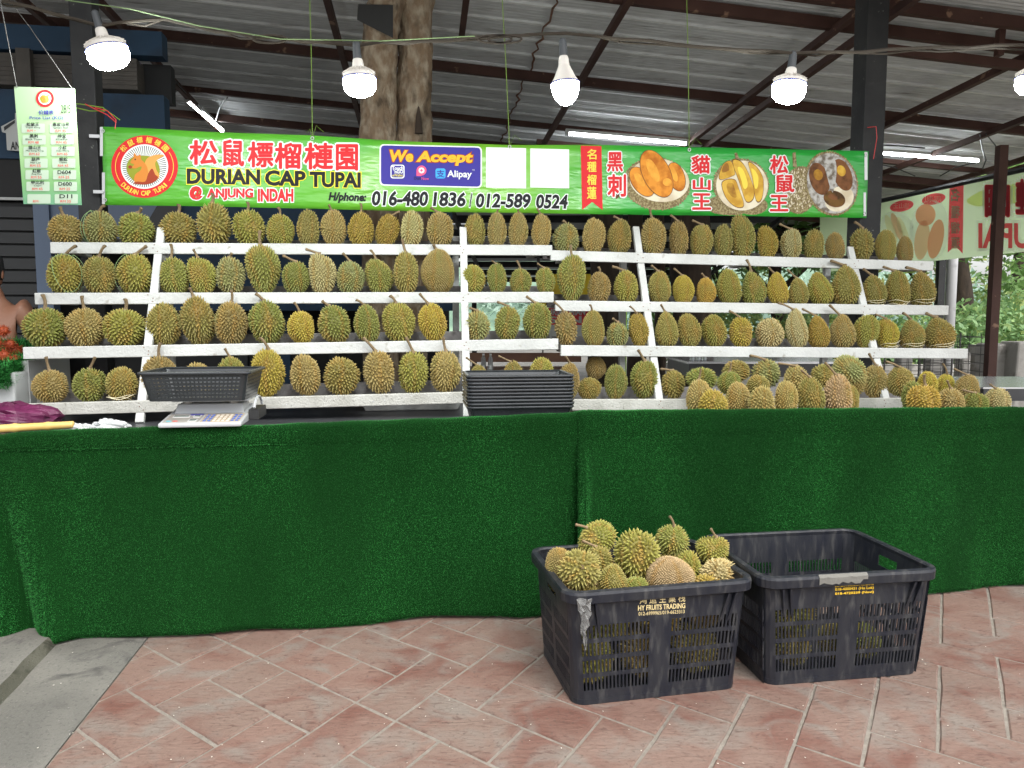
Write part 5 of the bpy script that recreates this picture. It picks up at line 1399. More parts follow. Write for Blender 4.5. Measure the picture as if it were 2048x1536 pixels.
# ------------------------------------------------------------------ price board
VPB = .30
PBR = W(-2.0, VPB, 1.9)
pboard = empty('price_board', PBR, label='pale green price list board with squirrel emblem, hanging in front of the dark left post', cat='price board')
def pp(x, y, layer=0):
    u, z, t = onv(x, y, VPB); return W(u, VPB-.0012*layer, z)-PBR
def board_mat():
    m = bpy.data.materials.new('board_green'); m.use_nodes = True; t = m.node_tree; p = t.nodes['Principled BSDF']; L = t.links.new; N = t.nodes.new
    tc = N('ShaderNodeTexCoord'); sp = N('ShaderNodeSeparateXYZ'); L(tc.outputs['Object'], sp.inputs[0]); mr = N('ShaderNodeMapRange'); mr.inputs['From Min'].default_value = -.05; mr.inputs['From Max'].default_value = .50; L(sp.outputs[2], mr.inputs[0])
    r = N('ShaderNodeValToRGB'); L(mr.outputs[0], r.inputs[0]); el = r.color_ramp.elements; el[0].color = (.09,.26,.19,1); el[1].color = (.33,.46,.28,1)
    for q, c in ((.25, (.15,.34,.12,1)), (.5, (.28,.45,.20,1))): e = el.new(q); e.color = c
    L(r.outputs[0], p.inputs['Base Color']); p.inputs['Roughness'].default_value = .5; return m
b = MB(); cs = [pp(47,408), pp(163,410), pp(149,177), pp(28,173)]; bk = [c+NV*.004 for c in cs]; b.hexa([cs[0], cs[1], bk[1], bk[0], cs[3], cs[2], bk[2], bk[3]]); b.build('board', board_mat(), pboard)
logo(90, 197, 18, 17.5, pboard, pp, 1, False)
ZP = lambda x, y: (x/3.658, y/3.658)
def ptext(s, x0, x1, y0, y1, m, bold=.0, name='lettering'):
    (a, c), (e, f) = ZP(x0, y0), ZP(x1, y1); btext(s, a, e, c, f, m, 2, bold=bold, name=name, parent=pboard, P=pp)
ptext('价錢表', 284, 394, 808, 840, PR['navy'], .02); ptext('Price List (KG)', 219, 464, 852, 880, PR['navy'], .01)
ptext('28/5', 447, 518, 768, 828, PR['black'], -.005, 'handwriting')
PRCARD = flatmat('card', (.38,.47,.36))
LC = [('松鼠王','Tupai King','RM  -'),('黑刺','Black Thorn','RM 48'),('貓山王','Mu Sang King','RM 62'),('葫芦','Hor Lor','RM 55'),('紅蝦','Ang Hae','RM 55'),('甲比利','Capri','RM 45'),('','','RM')]
RCt = [('青皮15号','Green Skin','RM 45'),('坤宝','Khun Poh','RM 45'),('小紅','Xiao Hong','RM 45'),('蜈蚣','Lipan','RM 45'),('D604','','RM 25'),('D600','','RM 25'),('D11','','RM 35')]
for i in range(7):
    for (nm, sub, rm), cx in ((LC[i], 242+7*i), (RCt[i], 448+6*i)):
        y = 897+85*i+(6 if i == 6 else 0)
        a, c = ZP(cx-83, y+8); e, f = ZP(cx+87, y+76); ngrid(a, e, c, f, 1, PRCARD, 'price_card', 2, parent=pboard, P=pp)
        w = {0: 0, 2: 30, 3: 46, 4: 48, 5: 60}[len(nm)]; dd = 10 if nm.startswith('D') else 0
        if nm: ptext(nm, cx-w, cx+w, y+dd, y+27+dd, PR['black'], .015)
        if sub: ptext(sub, cx-5.4*len(sub), cx+5.4*len(sub), y+31, y+45, PR['black'])
        ptext('RM', cx-40, cx-2, y+52, y+69, PR['red']); 
        if len(rm) > 3: ptext(rm[3:].strip(), cx+8, cx+(36 if '-' not in rm else 24), y+(51 if '-' not in rm else 60), y+(70 if '-' not in rm else 62), PR['red'], name='handwriting')
b = MB(); b.tube([PBR+pp(34,176), CAM+ray(0, 0)*3.25, CAM+ray(-60, -90)*3.2], .002, 4); b.tube([PBR+pp(146,180), CAM+ray(60, 55)*3.4, CAM+ray(-5, -30)*3.3], .002, 4)
tag(b.build('board_string', M['wire']), 'thin grey strings holding up the price board', 'string')

# ------------------------------------------------------------------ lamps on the cable
DL = 3.45
def lp(x, y, dd=0): 
    d = ray(x, y); return CAM+d*((DL+dd)/d[1])
cab = [(-80,-20),(60,15),(200,52),(330,40),(480,70),(560,78),(715,88),(860,82),(980,74),(1130,66),(1300,84),(1460,100),(1585,106),(1720,104),(1880,97),(2048,90),(2200,84)]
rr = random.Random(12)
def wob(pts, a, n=3):
    out = []
    for i in range(len(pts)-1):
        for q in range(n): t = q/n; p = pts[i]*(1-t)+pts[i+1]*t; out.append(p+np.array([0, rr.uniform(-a, a), rr.uniform(-a, a)]))
    out.append(pts[-1]); return out
b = MB()
b.tube(wob([lp(x, y) for x, y in cab], .006), .007, 6); b.tube(wob([lp(x, y+3, .02) for x, y in cab], .012), .005, 5)
for cx in (540, 990, 1010):
    b.tube([lp(cx+34*math.cos(a), 78+8*math.sin(a), -.015) for a in np.linspace(0, 6.28, 16)], .005, 5)
tag(b.build('lamp_cable', M['cable']), 'drooping brown cable with knots that carries the round lamps across the stall', 'cable')
b = MB(); b.tube([lp(x, y, -.03) for x, y in ((130,0),(260,18),(400,52),(560,78),(760,82),(950,72))], .0022, 4); tag(b.build('thin_string', M['raffia_green']), 'thin green string running along the lamp cable on the left', 'string')
def lamp(x, ysock, ytop, ybase, ybot, wpx, kind, lab, lean=0.):
    d0 = lp(x, ytop); t = float(VF @ (d0-CAM)); k = t/FPX
    zt = d0[2]; H = (ybot-ytop)*k; rad = wpx*k/2; hb = (ybase-ytop)*k
    root = empty('lamp_bulb', d0, (R(-lean*.3), R(lean), 0), label=lab, cat='lamp', group='round lamps hanging from the cable')
    b = MB(); sh = (ytop-ysock)*k; b.lathe([(0, sh), (.010, sh), (.016, sh*.9), (.018, .02), (.019, 0), (.0, -.0)], 16); b.build('lamp_socket', M['socket'], root, smooth=False)
    b = MB()
    if kind == 'A':
        b.lathe([(.017, 0), (.021, -.01), (.024, -hb*.35), (rad*.75, -hb*.8), (rad*.98, -hb), (rad, -hb-.004)], 28)
    else:
        b.lathe([(.018, 0), (.022, -.005), (.027, -hb*.50), (.040, -hb*.62), (rad*.86, -hb*.72), (rad*.96, -hb*.82), (rad*.98, -hb)], 32)
        for q in range(20):
            a = 2*math.pi*q/20; ca, sa = math.cos(a), math.sin(a)
            b.beam((.032*ca, .032*sa, -hb*.52), (rad*.97*ca, rad*.97*sa, -hb*.80), .0022, .012)
    b.build('lamp_body', M['lamp_body'], root, smooth=False)
    b = MB(); b.lathe([(rad*.97, -hb+.003), (rad*1.02, -hb), (rad*1.02, -hb-.004), (rad*.97, -hb-.005)], 32); b.build('lamp_rim', M['lamp_rim'], root, smooth=True)
    gh = H-hb; b = MB()
    if kind == 'A': b.lathe([(rad*.97*math.cos(a), -hb-.004-gh*math.sin(a)) for a in np.linspace(0, math.pi/2, 10)], 28)
    else: b.lathe([(rad*.97, -hb-.004), (rad*.99, -hb-gh*.35), (rad*.92, -hb-gh*.62), (rad*.70, -hb-gh*.84), (rad*.35, -hb-gh*.96), (0, -hb-gh)], 32)
    b.build('lamp_globe', M['lamp_glow'], root, smooth=True)
lamp(200, 22, 56, 97, 136, 80, 'T', 'lit disc-shaped lamp hanging above the price board, largest and tilted', -14)
lamp(715, 84, 118, 155, 192, 66, 'T', 'lit disc-shaped lamp hanging in front of the split tree trunk', -4)
lamp(1127, 78, 112, 164, 206, 58, 'A', 'lit pear-shaped bulb lamp hanging alone over the two white cards', -4)
lamp(1583, 103, 136, 168, 206, 66, 'T', 'lit disc-shaped lamp hanging between the bulb and the right post', 6)
lamp(2070, 92, 120, 152, 188, 66, 'T', 'lit lamp cut by the edge of the photo, right of the dark right post', 0)
# loose wires on the posts and roof
b = MB()
for pts in (((120,206),(160,208),(205,215),(240,240)), ((150,215),(180,222),(210,222)),): b.tube([CAM+ray(x, y)*4.2 for x, y in pts], .003, 4)
tag(b.build('post_tie_wire', M['cord_green']), 'green tie wire wound round the left post', 'wire')
b = MB()
for pts in (((170,208),(190,218),(215,230),(232,245)), ((190,215),(215,222),(232,240),(230,258))): b.tube([CAM+ray(x, y)*4.15 for x, y in pts], .0028, 4)
tag(b.build('red_wire', M['red_wire']), 'loose red wire loop at the left post beside the banner', 'wire')
b = MB(); b.tube([onv(x, y, 1.40)[0:1] and W(onv(x, y, 1.39)[0], 1.39, onv(x, y, 1.39)[1]) for x, y in ((1735,255),(1752,253),(1754,275),(1750,300),(1747,318))], .003, 4)
tag(b.build('red_wire', M['red_wire']), 'red wire hanging down the dark right post', 'wire')
b = MB(); rr = random.Random(31)
for q in range(9):
    x0, y0 = rr.uniform(255, 330), rr.uniform(165, 190); b.tube([onroof(x0+k*rr.uniform(4, 11), y0+rr.uniform(-12, 40)*math.sin(k*.8+q), .16) for k in range(6)], .006, 4)
b.tube([onroof(x, y, .2) for x, y in ((240,165),(265,200),(285,225),(310,250),(340,262))], .016, 5); b.tube([onroof(x, y, .15) for x, y in ((455,195),(440,215),(432,240),(425,255))], .008, 4)
tag(b.build('tangled_wires', M['cable_dark']), 'tangle of dark wires hooked on the rusty roof beam at the left', 'wires')
b = MB()
for pts in (((1960,268),(1965,300),(1972,320),(1965,338)), ((1972,268),(1990,290),(2005,315),(2020,322)), ((1765,330),(1790,335),(1830,352)), ((1880,352),(1910,335),(1950,325)), ((1765,290),(1800,292),(1850,296))):
    b.tube([onroof(x, y, .16) for x, y in pts], .008, 4)
tag(b.build('roof_wires', M['cable_dark']), 'black wires looping under the roof at the right', 'wires')
# ------------------------------------------------------------------ back of the stall: tree trunks
def trunk(pts, rads, m, name, label, cat='tree', group=None, n=16, seed=1, parent_label=None):
    rr = random.Random(seed); P = []; Rr = []
    for i in range(len(pts)-1):
        for q in range(8): t = q/8; P.append(np.array(pts[i])*(1-t)+np.array(pts[i+1])*t); Rr.append((rads[i]*(1-t)+rads[i+1]*t)*rr.uniform(.94, 1.06))
    P.append(np.array(pts[-1])); Rr.append(rads[-1])
    b = MB(); b.tube(P, Rr, n)
    vs = []
    for k, v in enumerate(b.v):
        a = k % n; c = P[k//n]; f = 1+.08*math.sin(a*2.1+k//n*.3)+.06*math.sin(a*5+k//n*.9); vs.append(tuple(c+(np.array(v)-c)*f))
    b.v = vs; o = b.build(name, m, smooth=True); return tag(o, label, cat, group)
def tp(x, y, Y): p = onY(x, y, Y); return p
YT = 6.0
tr = empty('split_tree', (onY(790, 600, YT)[0], YT, 0), label='two-stemmed mottled tree trunk rising behind the banner and out through the roof', cat='tree')
inv = -Vector(tr.location)
for nm, pts, rads, sd_ in (('trunk', [(762,60),(755,270),(760,500)], .135, 3), ('trunk', [(833,-40),(832,120),(826,280),(820,500)], .135, 5)):
    P = [tp(x, y, YT+(.12 if pts[0][0] > 800 else 0)) for x, y in pts]; P.append(np.array([P[-1][0], P[-1][1], -.02]))
    if pts[0][0] > 800: P.insert(0, P[0]+np.array([0, 0, 1.2]))
    else: P.insert(0, P[0]+np.array([.05, 0, .25]))
    o = trunk(P, [rads]*len(P), M['bark'], 'trunk', None, None, seed=sd_); o.parent = tr; o.location = inv
b = MB(); c0 = onY(757, 60, YT-.16); b.hexa([onY(714,40,YT-.15), onY(786,76,YT-.17), onY(786,76,YT-.12), onY(714,40,YT-.12), onY(716,8,YT-.15), onY(786,10,YT-.17), onY(786,10,YT-.12), onY(716,8,YT-.12)])
b.build('dark_flap', M['cable_dark'], tr, loc=inv)
b = MB(); rr = random.Random(4)      # dark hollow low on the right stem
c = onY(838, 252, YT-.03); b.lathe([(.045, 0), (.03, .10), (.01, .16), (0, .17)], 10, c=(0,0,0)); b.v = [(c[0]+x*.7, c[1]-.02+y*.5, c[2]-.06+z*1.2) for x, y, z in b.v]
b.build('hollow', M['bark_dark'], tr, loc=inv)
for x, w_, Y, lab in ((1214, .16, 8.0, 'black tree trunk behind the narrow bay right of the stacked baskets'), (1275, .09, 8.6, 'thin dark trunk just behind the first upright of the right rack'),
                 (1385, .22, 8.4, 'thick brown trunk seen between shelves of the wide right bay'), (1322, .07, 9.4, 'slim dark trunk left of the thick brown one')):
    P = onY(x, 450, Y); m_ = 'bark_dark' if Y != 8.4 else 'timber'
    trunk([(P[0], Y, -.02), (P[0]+.02, Y, 1.5), (P[0]-.05, Y, 3.05)], [w_*1.1, w_, w_*.9], M['bark_dark'], 'tree', lab, 'tree', 'dark trunks under the canopy', seed=int(x))

# ------------------------------------------------------------------ shop building at the left back
VB_ = 3.1
shop = empty('shop_building', W(-2.5, VB_, 0), label='dark shop front with blue wall and louvres behind the left rack', cat='building'); inv = -Vector(shop.location)
def shopbox(u0, u1, v0, v1, z0, z1, m, name, bev=0):
    b = MB(); b.wbox(u0, u1, v0, v1, z0, z1); o = b.build(name, M[m], shop, loc=inv); return bevel(o, bev) if bev else o
uE = onv(905, 450, VB_)[0]; 
zA = onv(60, 100, VB_)[1]; zB = onv(60, 180, VB_)[1]; zC = onv(60, 318, VB_)[1]; zD = onv(60, 395, VB_)[1]; zT = onv(60, 55, VB_)[1]
uP = onv(330, 250, VB_)[0]
shopbox(-8, uP, VB_, VB_+.15, zA, zT+.02, 'blue_wall', 'fascia')
shopbox(-8, uP, VB_+.22, VB_+.34, zB, zA, 'dark_wall', 'recess_wall')
for k in range(7): shopbox(-8, uP-.2, VB_+.02+.0*k, VB_+.20, zB+.04+k*(zA-zB-.06)/7, zB+.06+k*(zA-zB-.06)/7+.012, 'louvre', 'louvre_slat')
for x in (52,): 
    u = onv(x, 150, VB_)[0]; shopbox(u-.05, u+.05, VB_-.04, VB_+.02, zB, zA, 'louvre', 'louvre_post')
shopbox(-8, uP, VB_, VB_+.15, zC, zB, 'blue_wall', 'wall')
shopbox(uP, uE, VB_+.02, VB_+.15, 1.45, 2.45, 'blue_wall', 'wall')
shopbox(-8, uE, VB_+.6, VB_+.7, 0, 2.44, 'dark_wall', 'dark_interior')
shopbox(-8, uP, VB_+.03, VB_+.15, zD, zC, 'dark_wall', 'sign_band'); shopbox(-8, onv(95,395,VB_)[0], VB_+.01, VB_+.05, zD-.02, zD, 'sign_white', 'white_line')
uK = onv(70, 500, VB_)[0]
for k in range(15): shopbox(-8, uK, VB_+.04, VB_+.075, zD-.05-.1*(k+1), zD-.05-.1*k-.018, 'shutter', 'shutter_slat')
shopbox(-8, uK, VB_+.08, VB_+.12, 0, zD-.03, 'dark_wall', 'shutter_back')
uq = onv(85, 500, VB_)[0]; shopbox(uK, uq+.06, VB_, VB_+.12, 0, zD+.1, 'pale_blue', 'door_frame')
ur = onv(325, 450, VB_)[0]; shopbox(uq+.061, ur, VB_+.03, VB_+.1, onv(120,492,VB_)[1], zD+.12, 'pale_blue', 'poster_board')
b = MB(); a0, a1 = onv(300, 480, VB_), onv(345, 405, VB_); b.beam(W(a0[0], VB_-.01, a0[1]), W(a1[0], VB_-.01, a1[1]), .02, .16, up=UV); b.build('poster_stripe', M['sign_black'], shop, loc=inv)
for x in (470, 560, 660, 760): 
    u = onv(x, 700, VB_)[0]; shopbox(u-.04, u+.04, VB_+.3, VB_+.38, 0, 1.45, 'shutter' if x != 560 else 'blue_wall', 'inner_post')
# white house-shaped sign with AN
b = MB(); VS = VB_-.05
pts = [(18,305),(48,303),(48,222),(33,232),(2,252),(2,262),(12,268)]; pts = [(-60,305),(48,303),(48,228),(30,226),(30,237),(2,252),(4,264),(12,266),(14,296),(18,303)]
pts = [(14,300),(52,303),(52,226),(30,226),(30,238),(2,253),(4,264),(12,266)]
us_ = [onv(x, y, VS)[:2] for x, y in pts]; n = len(us_)
b.add([W(u, VS, z) for u, z in us_]+[W(u, VS+.02, z) for u, z in us_], [tuple(reversed(range(n))), tuple(range(n, 2*n))]+[(i, (i+1) % n, n+(i+1) % n, n+i) for i in range(n)])
sg = tag(b.build('house_sign', M['sign_white']), 'white house-shaped sign with black letters AN, partly behind the price board', 'sign')
def sp_(x, y, L_=0): u, z, t = onv(x, y, VS); return W(u, VS-.003, z)
btext('AN', 22, 40, 284, 299, M['sign_black'], 0, bold=.03, parent=sg, P=sp_); poly([(8,254),(30,240),(30,246),(9,262)], 0, M['sign_black'], 'sign_stripe', sg, sp_)

# ------------------------------------------------------------------ person at the left edge, bare back to the camera
def person():
    Y = 4.75; k = Y/FPX
    cx = onY(-14, 650, Y)[0]; shz = onY(30, 588, Y)[2]
    J = {}
    V = [('pel', (cx+.02, Y, shz-.52), .155), ('wai', (cx+.01, Y-.01, shz-.34), .14), ('che', (cx, Y-.01, shz-.14), .165), ('nec0', (cx, Y, shz-.01), .09), ('nec', (cx-.01, Y, shz+.035), .060), ('hed', (cx-.02, Y+.01, shz+.09), .058),
         ('shr', (cx+.17, Y, shz-.055), .062), ('elr', (cx+.24, Y+.06, shz-.33), .044), ('wrr', (cx+.20, Y+.26, shz-.50), .030), ('har', (cx+.16, Y+.33, shz-.50), .030),
         ('shl', (cx-.17, Y, shz-.055), .062), ('ell', (cx-.24, Y+.06, shz-.33), .044), ('wrl', (cx-.20, Y+.26, shz-.50), .030), ('hal', (cx-.16, Y+.33, shz-.50), .030),
         ('hir', (cx+.11, Y, shz-.58), .10), ('knr', (cx+.14, Y+.05, shz-.98), .062), ('anr', (cx+.13, Y-.02, .09), .040), ('for', (cx+.13, Y+.12, .035), .035),
         ('hil', (cx-.09, Y, shz-.58), .10), ('knl', (cx-.11, Y+.05, shz-.98), .062), ('anl', (cx-.11, Y-.02, .09), .040), ('fol', (cx-.11, Y+.12, .035), .035)]
    idx = {n: i for i, (n, p, r) in enumerate(V)}
    E_ = [('pel','wai'),('wai','che'),('che','nec0'),('nec0','nec'),('nec','hed'),('che','shr'),('shr','elr'),('elr','wrr'),('wrr','har'),('che','shl'),('shl','ell'),('ell','wrl'),('wrl','hal'),('pel','hir'),('hir','knr'),('knr','anr'),('anr','for'),('pel','hil'),('hil','knl'),('knl','anl'),('anl','fol')]
    root = empty('person', (cx, Y, 0), label='bare-backed person with short black hair standing behind the counter at the left edge', cat='person')
    me = bpy.data.meshes.new('body'); me.from_pydata([(p[0]-cx, p[1]-Y, p[2]) for n, p, r in V], [(idx[a], idx[b_]) for a, b_ in E_], []); me.materials.append(M['skin']); me.update()
    o = link('body', me, root); sk = o.modifiers.new('skin', 'SKIN'); sk.use_smooth_shade = True; sk.branch_smoothing = .6
    lay = me.skin_vertices[0].data if me.skin_vertices else None
    if lay is None:
        return root
    for (n, p, r), d in zip(V, lay): d.radius = (r, r*(.62 if n in ('che','wai','pel') else 1)); d.use_root = (n == 'pel')
    sb = o.modifiers.new('sub', 'SUBSURF'); sb.levels = 2; sb.render_levels = 2
    # head, hair, ears
    hz = shz+.135; b = MB(); b.lathe([(.0, .13), (.05, .118), (.078, .07), (.084, .01), (.076, -.06), (.05, -.11), (0, -.125)], 20); b.v = [(x-.02, y*1.15, z+hz) for x, y, z in b.v]; b.build('head', M['skin'], root, smooth=True)
    b = MB(); b.lathe([(.0, .142), (.055, .130), (.087, .08), (.094, .01), (.086, -.05), (.055, -.075), (.02, -.08)], 22)
    b.v = [(x-.02+.003*math.sin(9*z*20), y*1.12-.010, z+hz+.004) for x, y, z in b.v]; b.build('hair', M['hair'], root, smooth=True)
    for s in (-1, 1):
        b = MB(); b.lathe([(0, .03), (.012, .02), (.014, 0), (.010, -.02), (0, -.03)], 8); b.v = [(x*.6-.02+s*.088, y+.01, z+hz-.015) for x, y, z in b.v]; b.build('ear', M['skin'], root, smooth=True)
    b = MB(); b.lathe([(.17, .0), (.175, -.10), (.19, -.2)], 20); b.v = [(x*.98+.01, y*.72, z+shz-.47) for x, y, z in b.v]; b.build('shorts', M['shorts'], root, smooth=True)
    # fingers
    for s in (-1, 1):
        for f in range(4):
            b = MB(); b.tube([(s*(.155-.008*f), .345, shz-.515+.016*f), (s*(.145-.008*f), .375+.004*f, shz-.51+.016*f), (s*(.13-.008*f), .39, shz-.53+.014*f)], [.008, .0075, .006], 6); b.build('finger', M['skin'], root, smooth=True)
    return root
person_root = None
try:
    person_root = person()
except Exception as ex:
    print('person', ex)

# ------------------------------------------------------------------ left edge: rambutans on a turf stand, white bin, bags, bamboo
YR = 3.95
stand = empty('fruit_stand', (onY(0, 800, YR+.1)[0], YR+.1, 0), label='white stand topped with fringed green turf at the left edge', cat='stand'); inv = -Vector(stand.location)
p0 = onY(-60, 815, YR); p1 = onY(52, 745, YR)
b = MB(); b.box(p0[0]-.3, onY(28,760,YR)[0], YR, YR+.5, .0, onY(10,745,YR)[2]); o = b.build('white_side', M['sign_white'], stand, loc=inv); bevel(o, .01)
b = MB(); b.box(onY(36,760,YR+.1)[0], onY(54,760,YR+.1)[0], YR+.12, YR+.5, .0, onY(45,722,YR+.1)[2]); b.build('white_post', M['sign_white'], stand, loc=inv)
zs1 = onY(20, 745, YR)[2]; zs2 = onY(60, 680, YR+.5)[2]
b = MB(); xr = onY(60, 700, YR)[0]
b.hexa([(p0[0]-.4, YR-.06, zs1-.05), (onY(22,745,YR)[0], YR-.06, zs1-.05), (onY(110,690,YR+.5)[0], YR+.5, zs2-.06), (p0[0]-.4, YR+.5, zs2-.06), (p0[0]-.4, YR-.05, zs1+.02), (onY(22,745,YR)[0], YR-.05, zs1+.02), (onY(110,690,YR+.5)[0], YR+.5, zs2), (p0[0]-.4, YR+.5, zs2)])
b.build('turf_top', M['turf_base'], stand, loc=inv)
rr = np.random.RandomState(9); b = MB()
A_ = np.array([p0[0]-.4, YR-.05, zs1+.02]); B_ = np.array([onY(22,745,YR)[0], YR-.05, zs1+.02]); C_ = np.array([onY(110,690,YR+.5)[0], YR+.5, zs2]); D_ = np.array([p0[0]-.4, YR+.5, zs2])
vs = []; fs = []
for q in range(9000):
    s, t = rr.rand(), rr.rand()
    if q % 3 == 0: t = 0.0
    if q % 3 == 1: s = 1.0
    P = (A_*(1-s)+B_*s)*(1-t)+(D_*(1-s)+C_*s)*t; 
    if q % 3 < 2: P = P+np.array([0, 0, -rr.rand()*.10])
    d = np.array([rr.normal(0, .5)+(.5 if q % 3 == 1 else 0), rr.normal(0, .5)-(.9 if q % 3 < 2 else .2), rr.normal(.2, .5)+(.6 if q % 3 == 2 else 0)]); d /= np.linalg.norm(d); w = np.cross(d, rr.normal(0, 1, 3)); w /= np.linalg.norm(w)
    vs += [P-w*.0018, P+w*.0018, P+d*(.028+.02*rr.rand())]; fs.append((3*q, 3*q+1, 3*q+2))
b.add(vs, fs); me = b.mesh('turf_fringe', M['turf_blade']); at = me.attributes.new('rnd', 'FLOAT', 'POINT'); at.data.foreach_set('value', np.repeat(rr.rand(9000), 3)); o = link('turf_fringe', me, stand, loc=inv); o['kind'] = 'stuff'
def ramb_mesh(seed):
    r = np.random.RandomState(seed); mb = MB(); mb.lathe([(0, -1), (.5, -.87), (.87, -.5), (1, 0), (.87, .5), (.5, .87), (0, 1)], 12)
    mb.v = [(x*.8, y*.8, z*.9) for x, y, z in mb.v]; n = 240
    for k in range(n):
        d = r.normal(0, 1, 3); d /= np.linalg.norm(d); p = d*np.array([.78, .78, .88]); e = d+r.normal(0, .35, 3); e /= np.linalg.norm(e); w = np.cross(e, r.normal(0, 1, 3)); w /= np.linalg.norm(w)
        mid = p+e*.28; tip = p+e*.5+np.array([0, 0, -.08])+r.normal(0, .05, 3); mb.add([p-w*.05, p+w*.05, mid+w*.035, mid-w*.035, tip], [(0, 1, 2, 3), (3, 2, 4)])
    return mb.mesh('rambutan', M['rambutan'])
RM_ = [ramb_mesh(1), ramb_mesh(2)]
RAM = [(-22,650,.0),(6,662,.0),(-8,686,-.05),(20,690,.02),(-30,690,0),(8,712,-.06),(33,700,.05),(-20,724,-.06),(12,738,-.08),(30,722,-.03),(-4,760,-.10),(-34,755,-.1)]
nmr = ['top', 'upper right', 'upper middle', 'right upper', 'far left', 'central', 'rightmost', 'left middle', 'lower middle', 'lower right', 'lowest', 'lower left']
for k, (x, y, dy) in enumerate(RAM):
    P = onY(x, y, YR+.16+dy); o = link('rambutan', RM_[k % 2], None, P, (k*1.3, k*.7, k), (.030, .030, .034)); tag(o, f'{nmr[k]} one of the hairy orange-red rambutans heaped at the left edge', 'rambutan', 'rambutans heaped on the turf stand')
# bags, bamboo on the counter rim
def blob(name, P, sx, sy, sz, m, seed, label, cat, rough=.25, group=None):
    rr = np.random.RandomState(seed); b = MB(); nlat, nlon = 14, 22; vs = []
    for i in range(nlat+1):
        for j in range(nlon):
            a, c = math.pi*i/nlat, 2*math.pi*j/nlon; d = np.array([math.sin(a)*math.cos(c), math.sin(a)*math.sin(c), math.cos(a)])
            f = 1+rough*(math.sin(3*d[0]*2+seed)+math.sin(5*d[1]*2+d[2]*4+seed*2)+.6*math.sin(9*d[2]+7*d[0]*2))*.33+rr.normal(0, .03)
            vs.append((d[0]*sx*f, d[1]*sy*f, max(d[2]*sz*f, -sz*.55)))
    b.add(vs, [(i*nlon+j, (i+1)*nlon+j, (i+1)*nlon+(j+1) % nlon, i*nlon+(j+1) % nlon) for i in range(nlat) for j in range(nlon)])
    o = b.build(name, m, None, loc=P); return tag(o, label, cat, group)
def on_counter(x, y, v, z): u = onv(x, y, v)[0]; return W(u, v, z)
P = on_counter(30, 838, .42, .93); blob('plastic_bag', P, .19, .12, .065, M['purple_bag'], 3, 'crumpled magenta plastic bag on the counter at the left edge', 'plastic bag', .3)
P = on_counter(10, 856, .24, .885); blob('plastic_bag', P, .09, .05, .035, M['cable_dark'], 5, 'small black crumpled plastic bag in front of the magenta one', 'plastic bag', .3)
for k, (x, y, s, lab) in enumerate(((150, 862, .05, 'small crumpled white plastic bag at the end of the bamboo'), (172, 862, .045, 'crumpled white plastic bag, middle of three on the counter rim'), (218, 858, .075, 'largest crumpled white plastic bag on the counter rim, nearest the scale'))):
    z = float(ztop(onv(x, y, .09)[0])); P = on_counter(x, y, .09, z-.012+s*.2); blob('plastic_bag', P, s, s*.55, s*.42, M['white_bag'], 7+k, lab, 'plastic bag', .4, 'crumpled white bags on the counter rim')
a_, c_ = onv(-60, 866, .03), onv(146, 858, .06); b = MB()
A = W(a_[0], .035, float(ztop(a_[0]))+.022); B = W(c_[0], .07, float(ztop(c_[0]))+.020); pts = []; rads = []
for q in range(41):
    t = q/40; pts.append(A*(1-t)+B*t); rads.append(.018*(1-.15*t)*(1.22 if q % 13 == 4 else (1.08 if q % 13 in (3, 5) else 1)))
b.tube(pts, rads, 12); tag(b.build('bamboo_pole', M['bamboo'], smooth=True), 'short yellow bamboo pole lying on the counter rim at the left', 'bamboo pole')
# foam box, red crate under the left rack
uf0, uf1 = onv(724, 820, 1.0)[0], onv(922, 820, 1.0)[0]
zf0, zf1 = .8595, 1.02
fb_ = empty('foam_box', W((uf0+uf1)/2, 1.1, zf0), (0, 0, YAW), label='white foam box on the dark counter, under the bottom shelf of the left rack', cat='foam box'); w = (uf1-uf0)
b = MB(); b.hexa([(-w/2+.02,-.12,0),(w/2-.02,-.12,0),(w/2-.02,.12,0),(-w/2+.02,.12,0),(-w/2,-.13,.045),(w/2,-.13,.045),(w/2,.13,.045),(-w/2,.13,.045)]); o = b.build('box', M['foam'], fb_); bevel(o, .008)
b = MB(); b.box(-w/2-.006, w/2+.006, -.135, .135, .046, .068); o = b.build('lid', M['foam'], fb_); bevel(o, .006)
# bottles and dark table behind bay 3 and the wide right bay
def bottle(P, label, group, s=1.):
    r = empty('water_bottle', P, label=label, cat='bottle', group=group)
    b = MB(); b.lathe([(0, 0), (.026*s, 0), (.028*s, .02*s), (.028*s, .12*s), (.024*s, .14*s), (.011*s, .165*s), (.011*s, .175*s)], 14); b.build('bottle_body', M['bottle'], r, smooth=True)
    b = MB(); b.lathe([(.0135*s, .172*s), (.0135*s, .192*s), (0, .193*s)], 12); b.build('bottle_cap', M['cap_white'], r)
YB = 6.2
zt_ = onY(975, 742, YB)[2]
bt = empty('back_table', (onY(1060, 740, YB)[0], YB+.3, 0), label='brown timber table behind the stacked baskets, carrying two water bottles', cat='table'); inv = -Vector(bt.location)
xa, xb = onY(930, 740, YB)[0], onY(1150, 740, YB)[0]
b = MB(); b.box(xa, xb, YB-.1, YB+.6, zt_-.04, zt_); b.build('table_top', M['timber'], bt, loc=inv)
for x in (xa+.05, xb-.05): b = MB(); b.box(x-.03, x+.03, YB, YB+.06, -.02, zt_-.041); b.build('leg', M['timber'], bt, loc=inv)
b = MB(); b.box(xa, xb+.1, YB+.55, YB+.60, zt_+.04, onY(1060, 706, YB+.55)[2]); b.build('back_panel', M['timber'], bt, loc=inv)
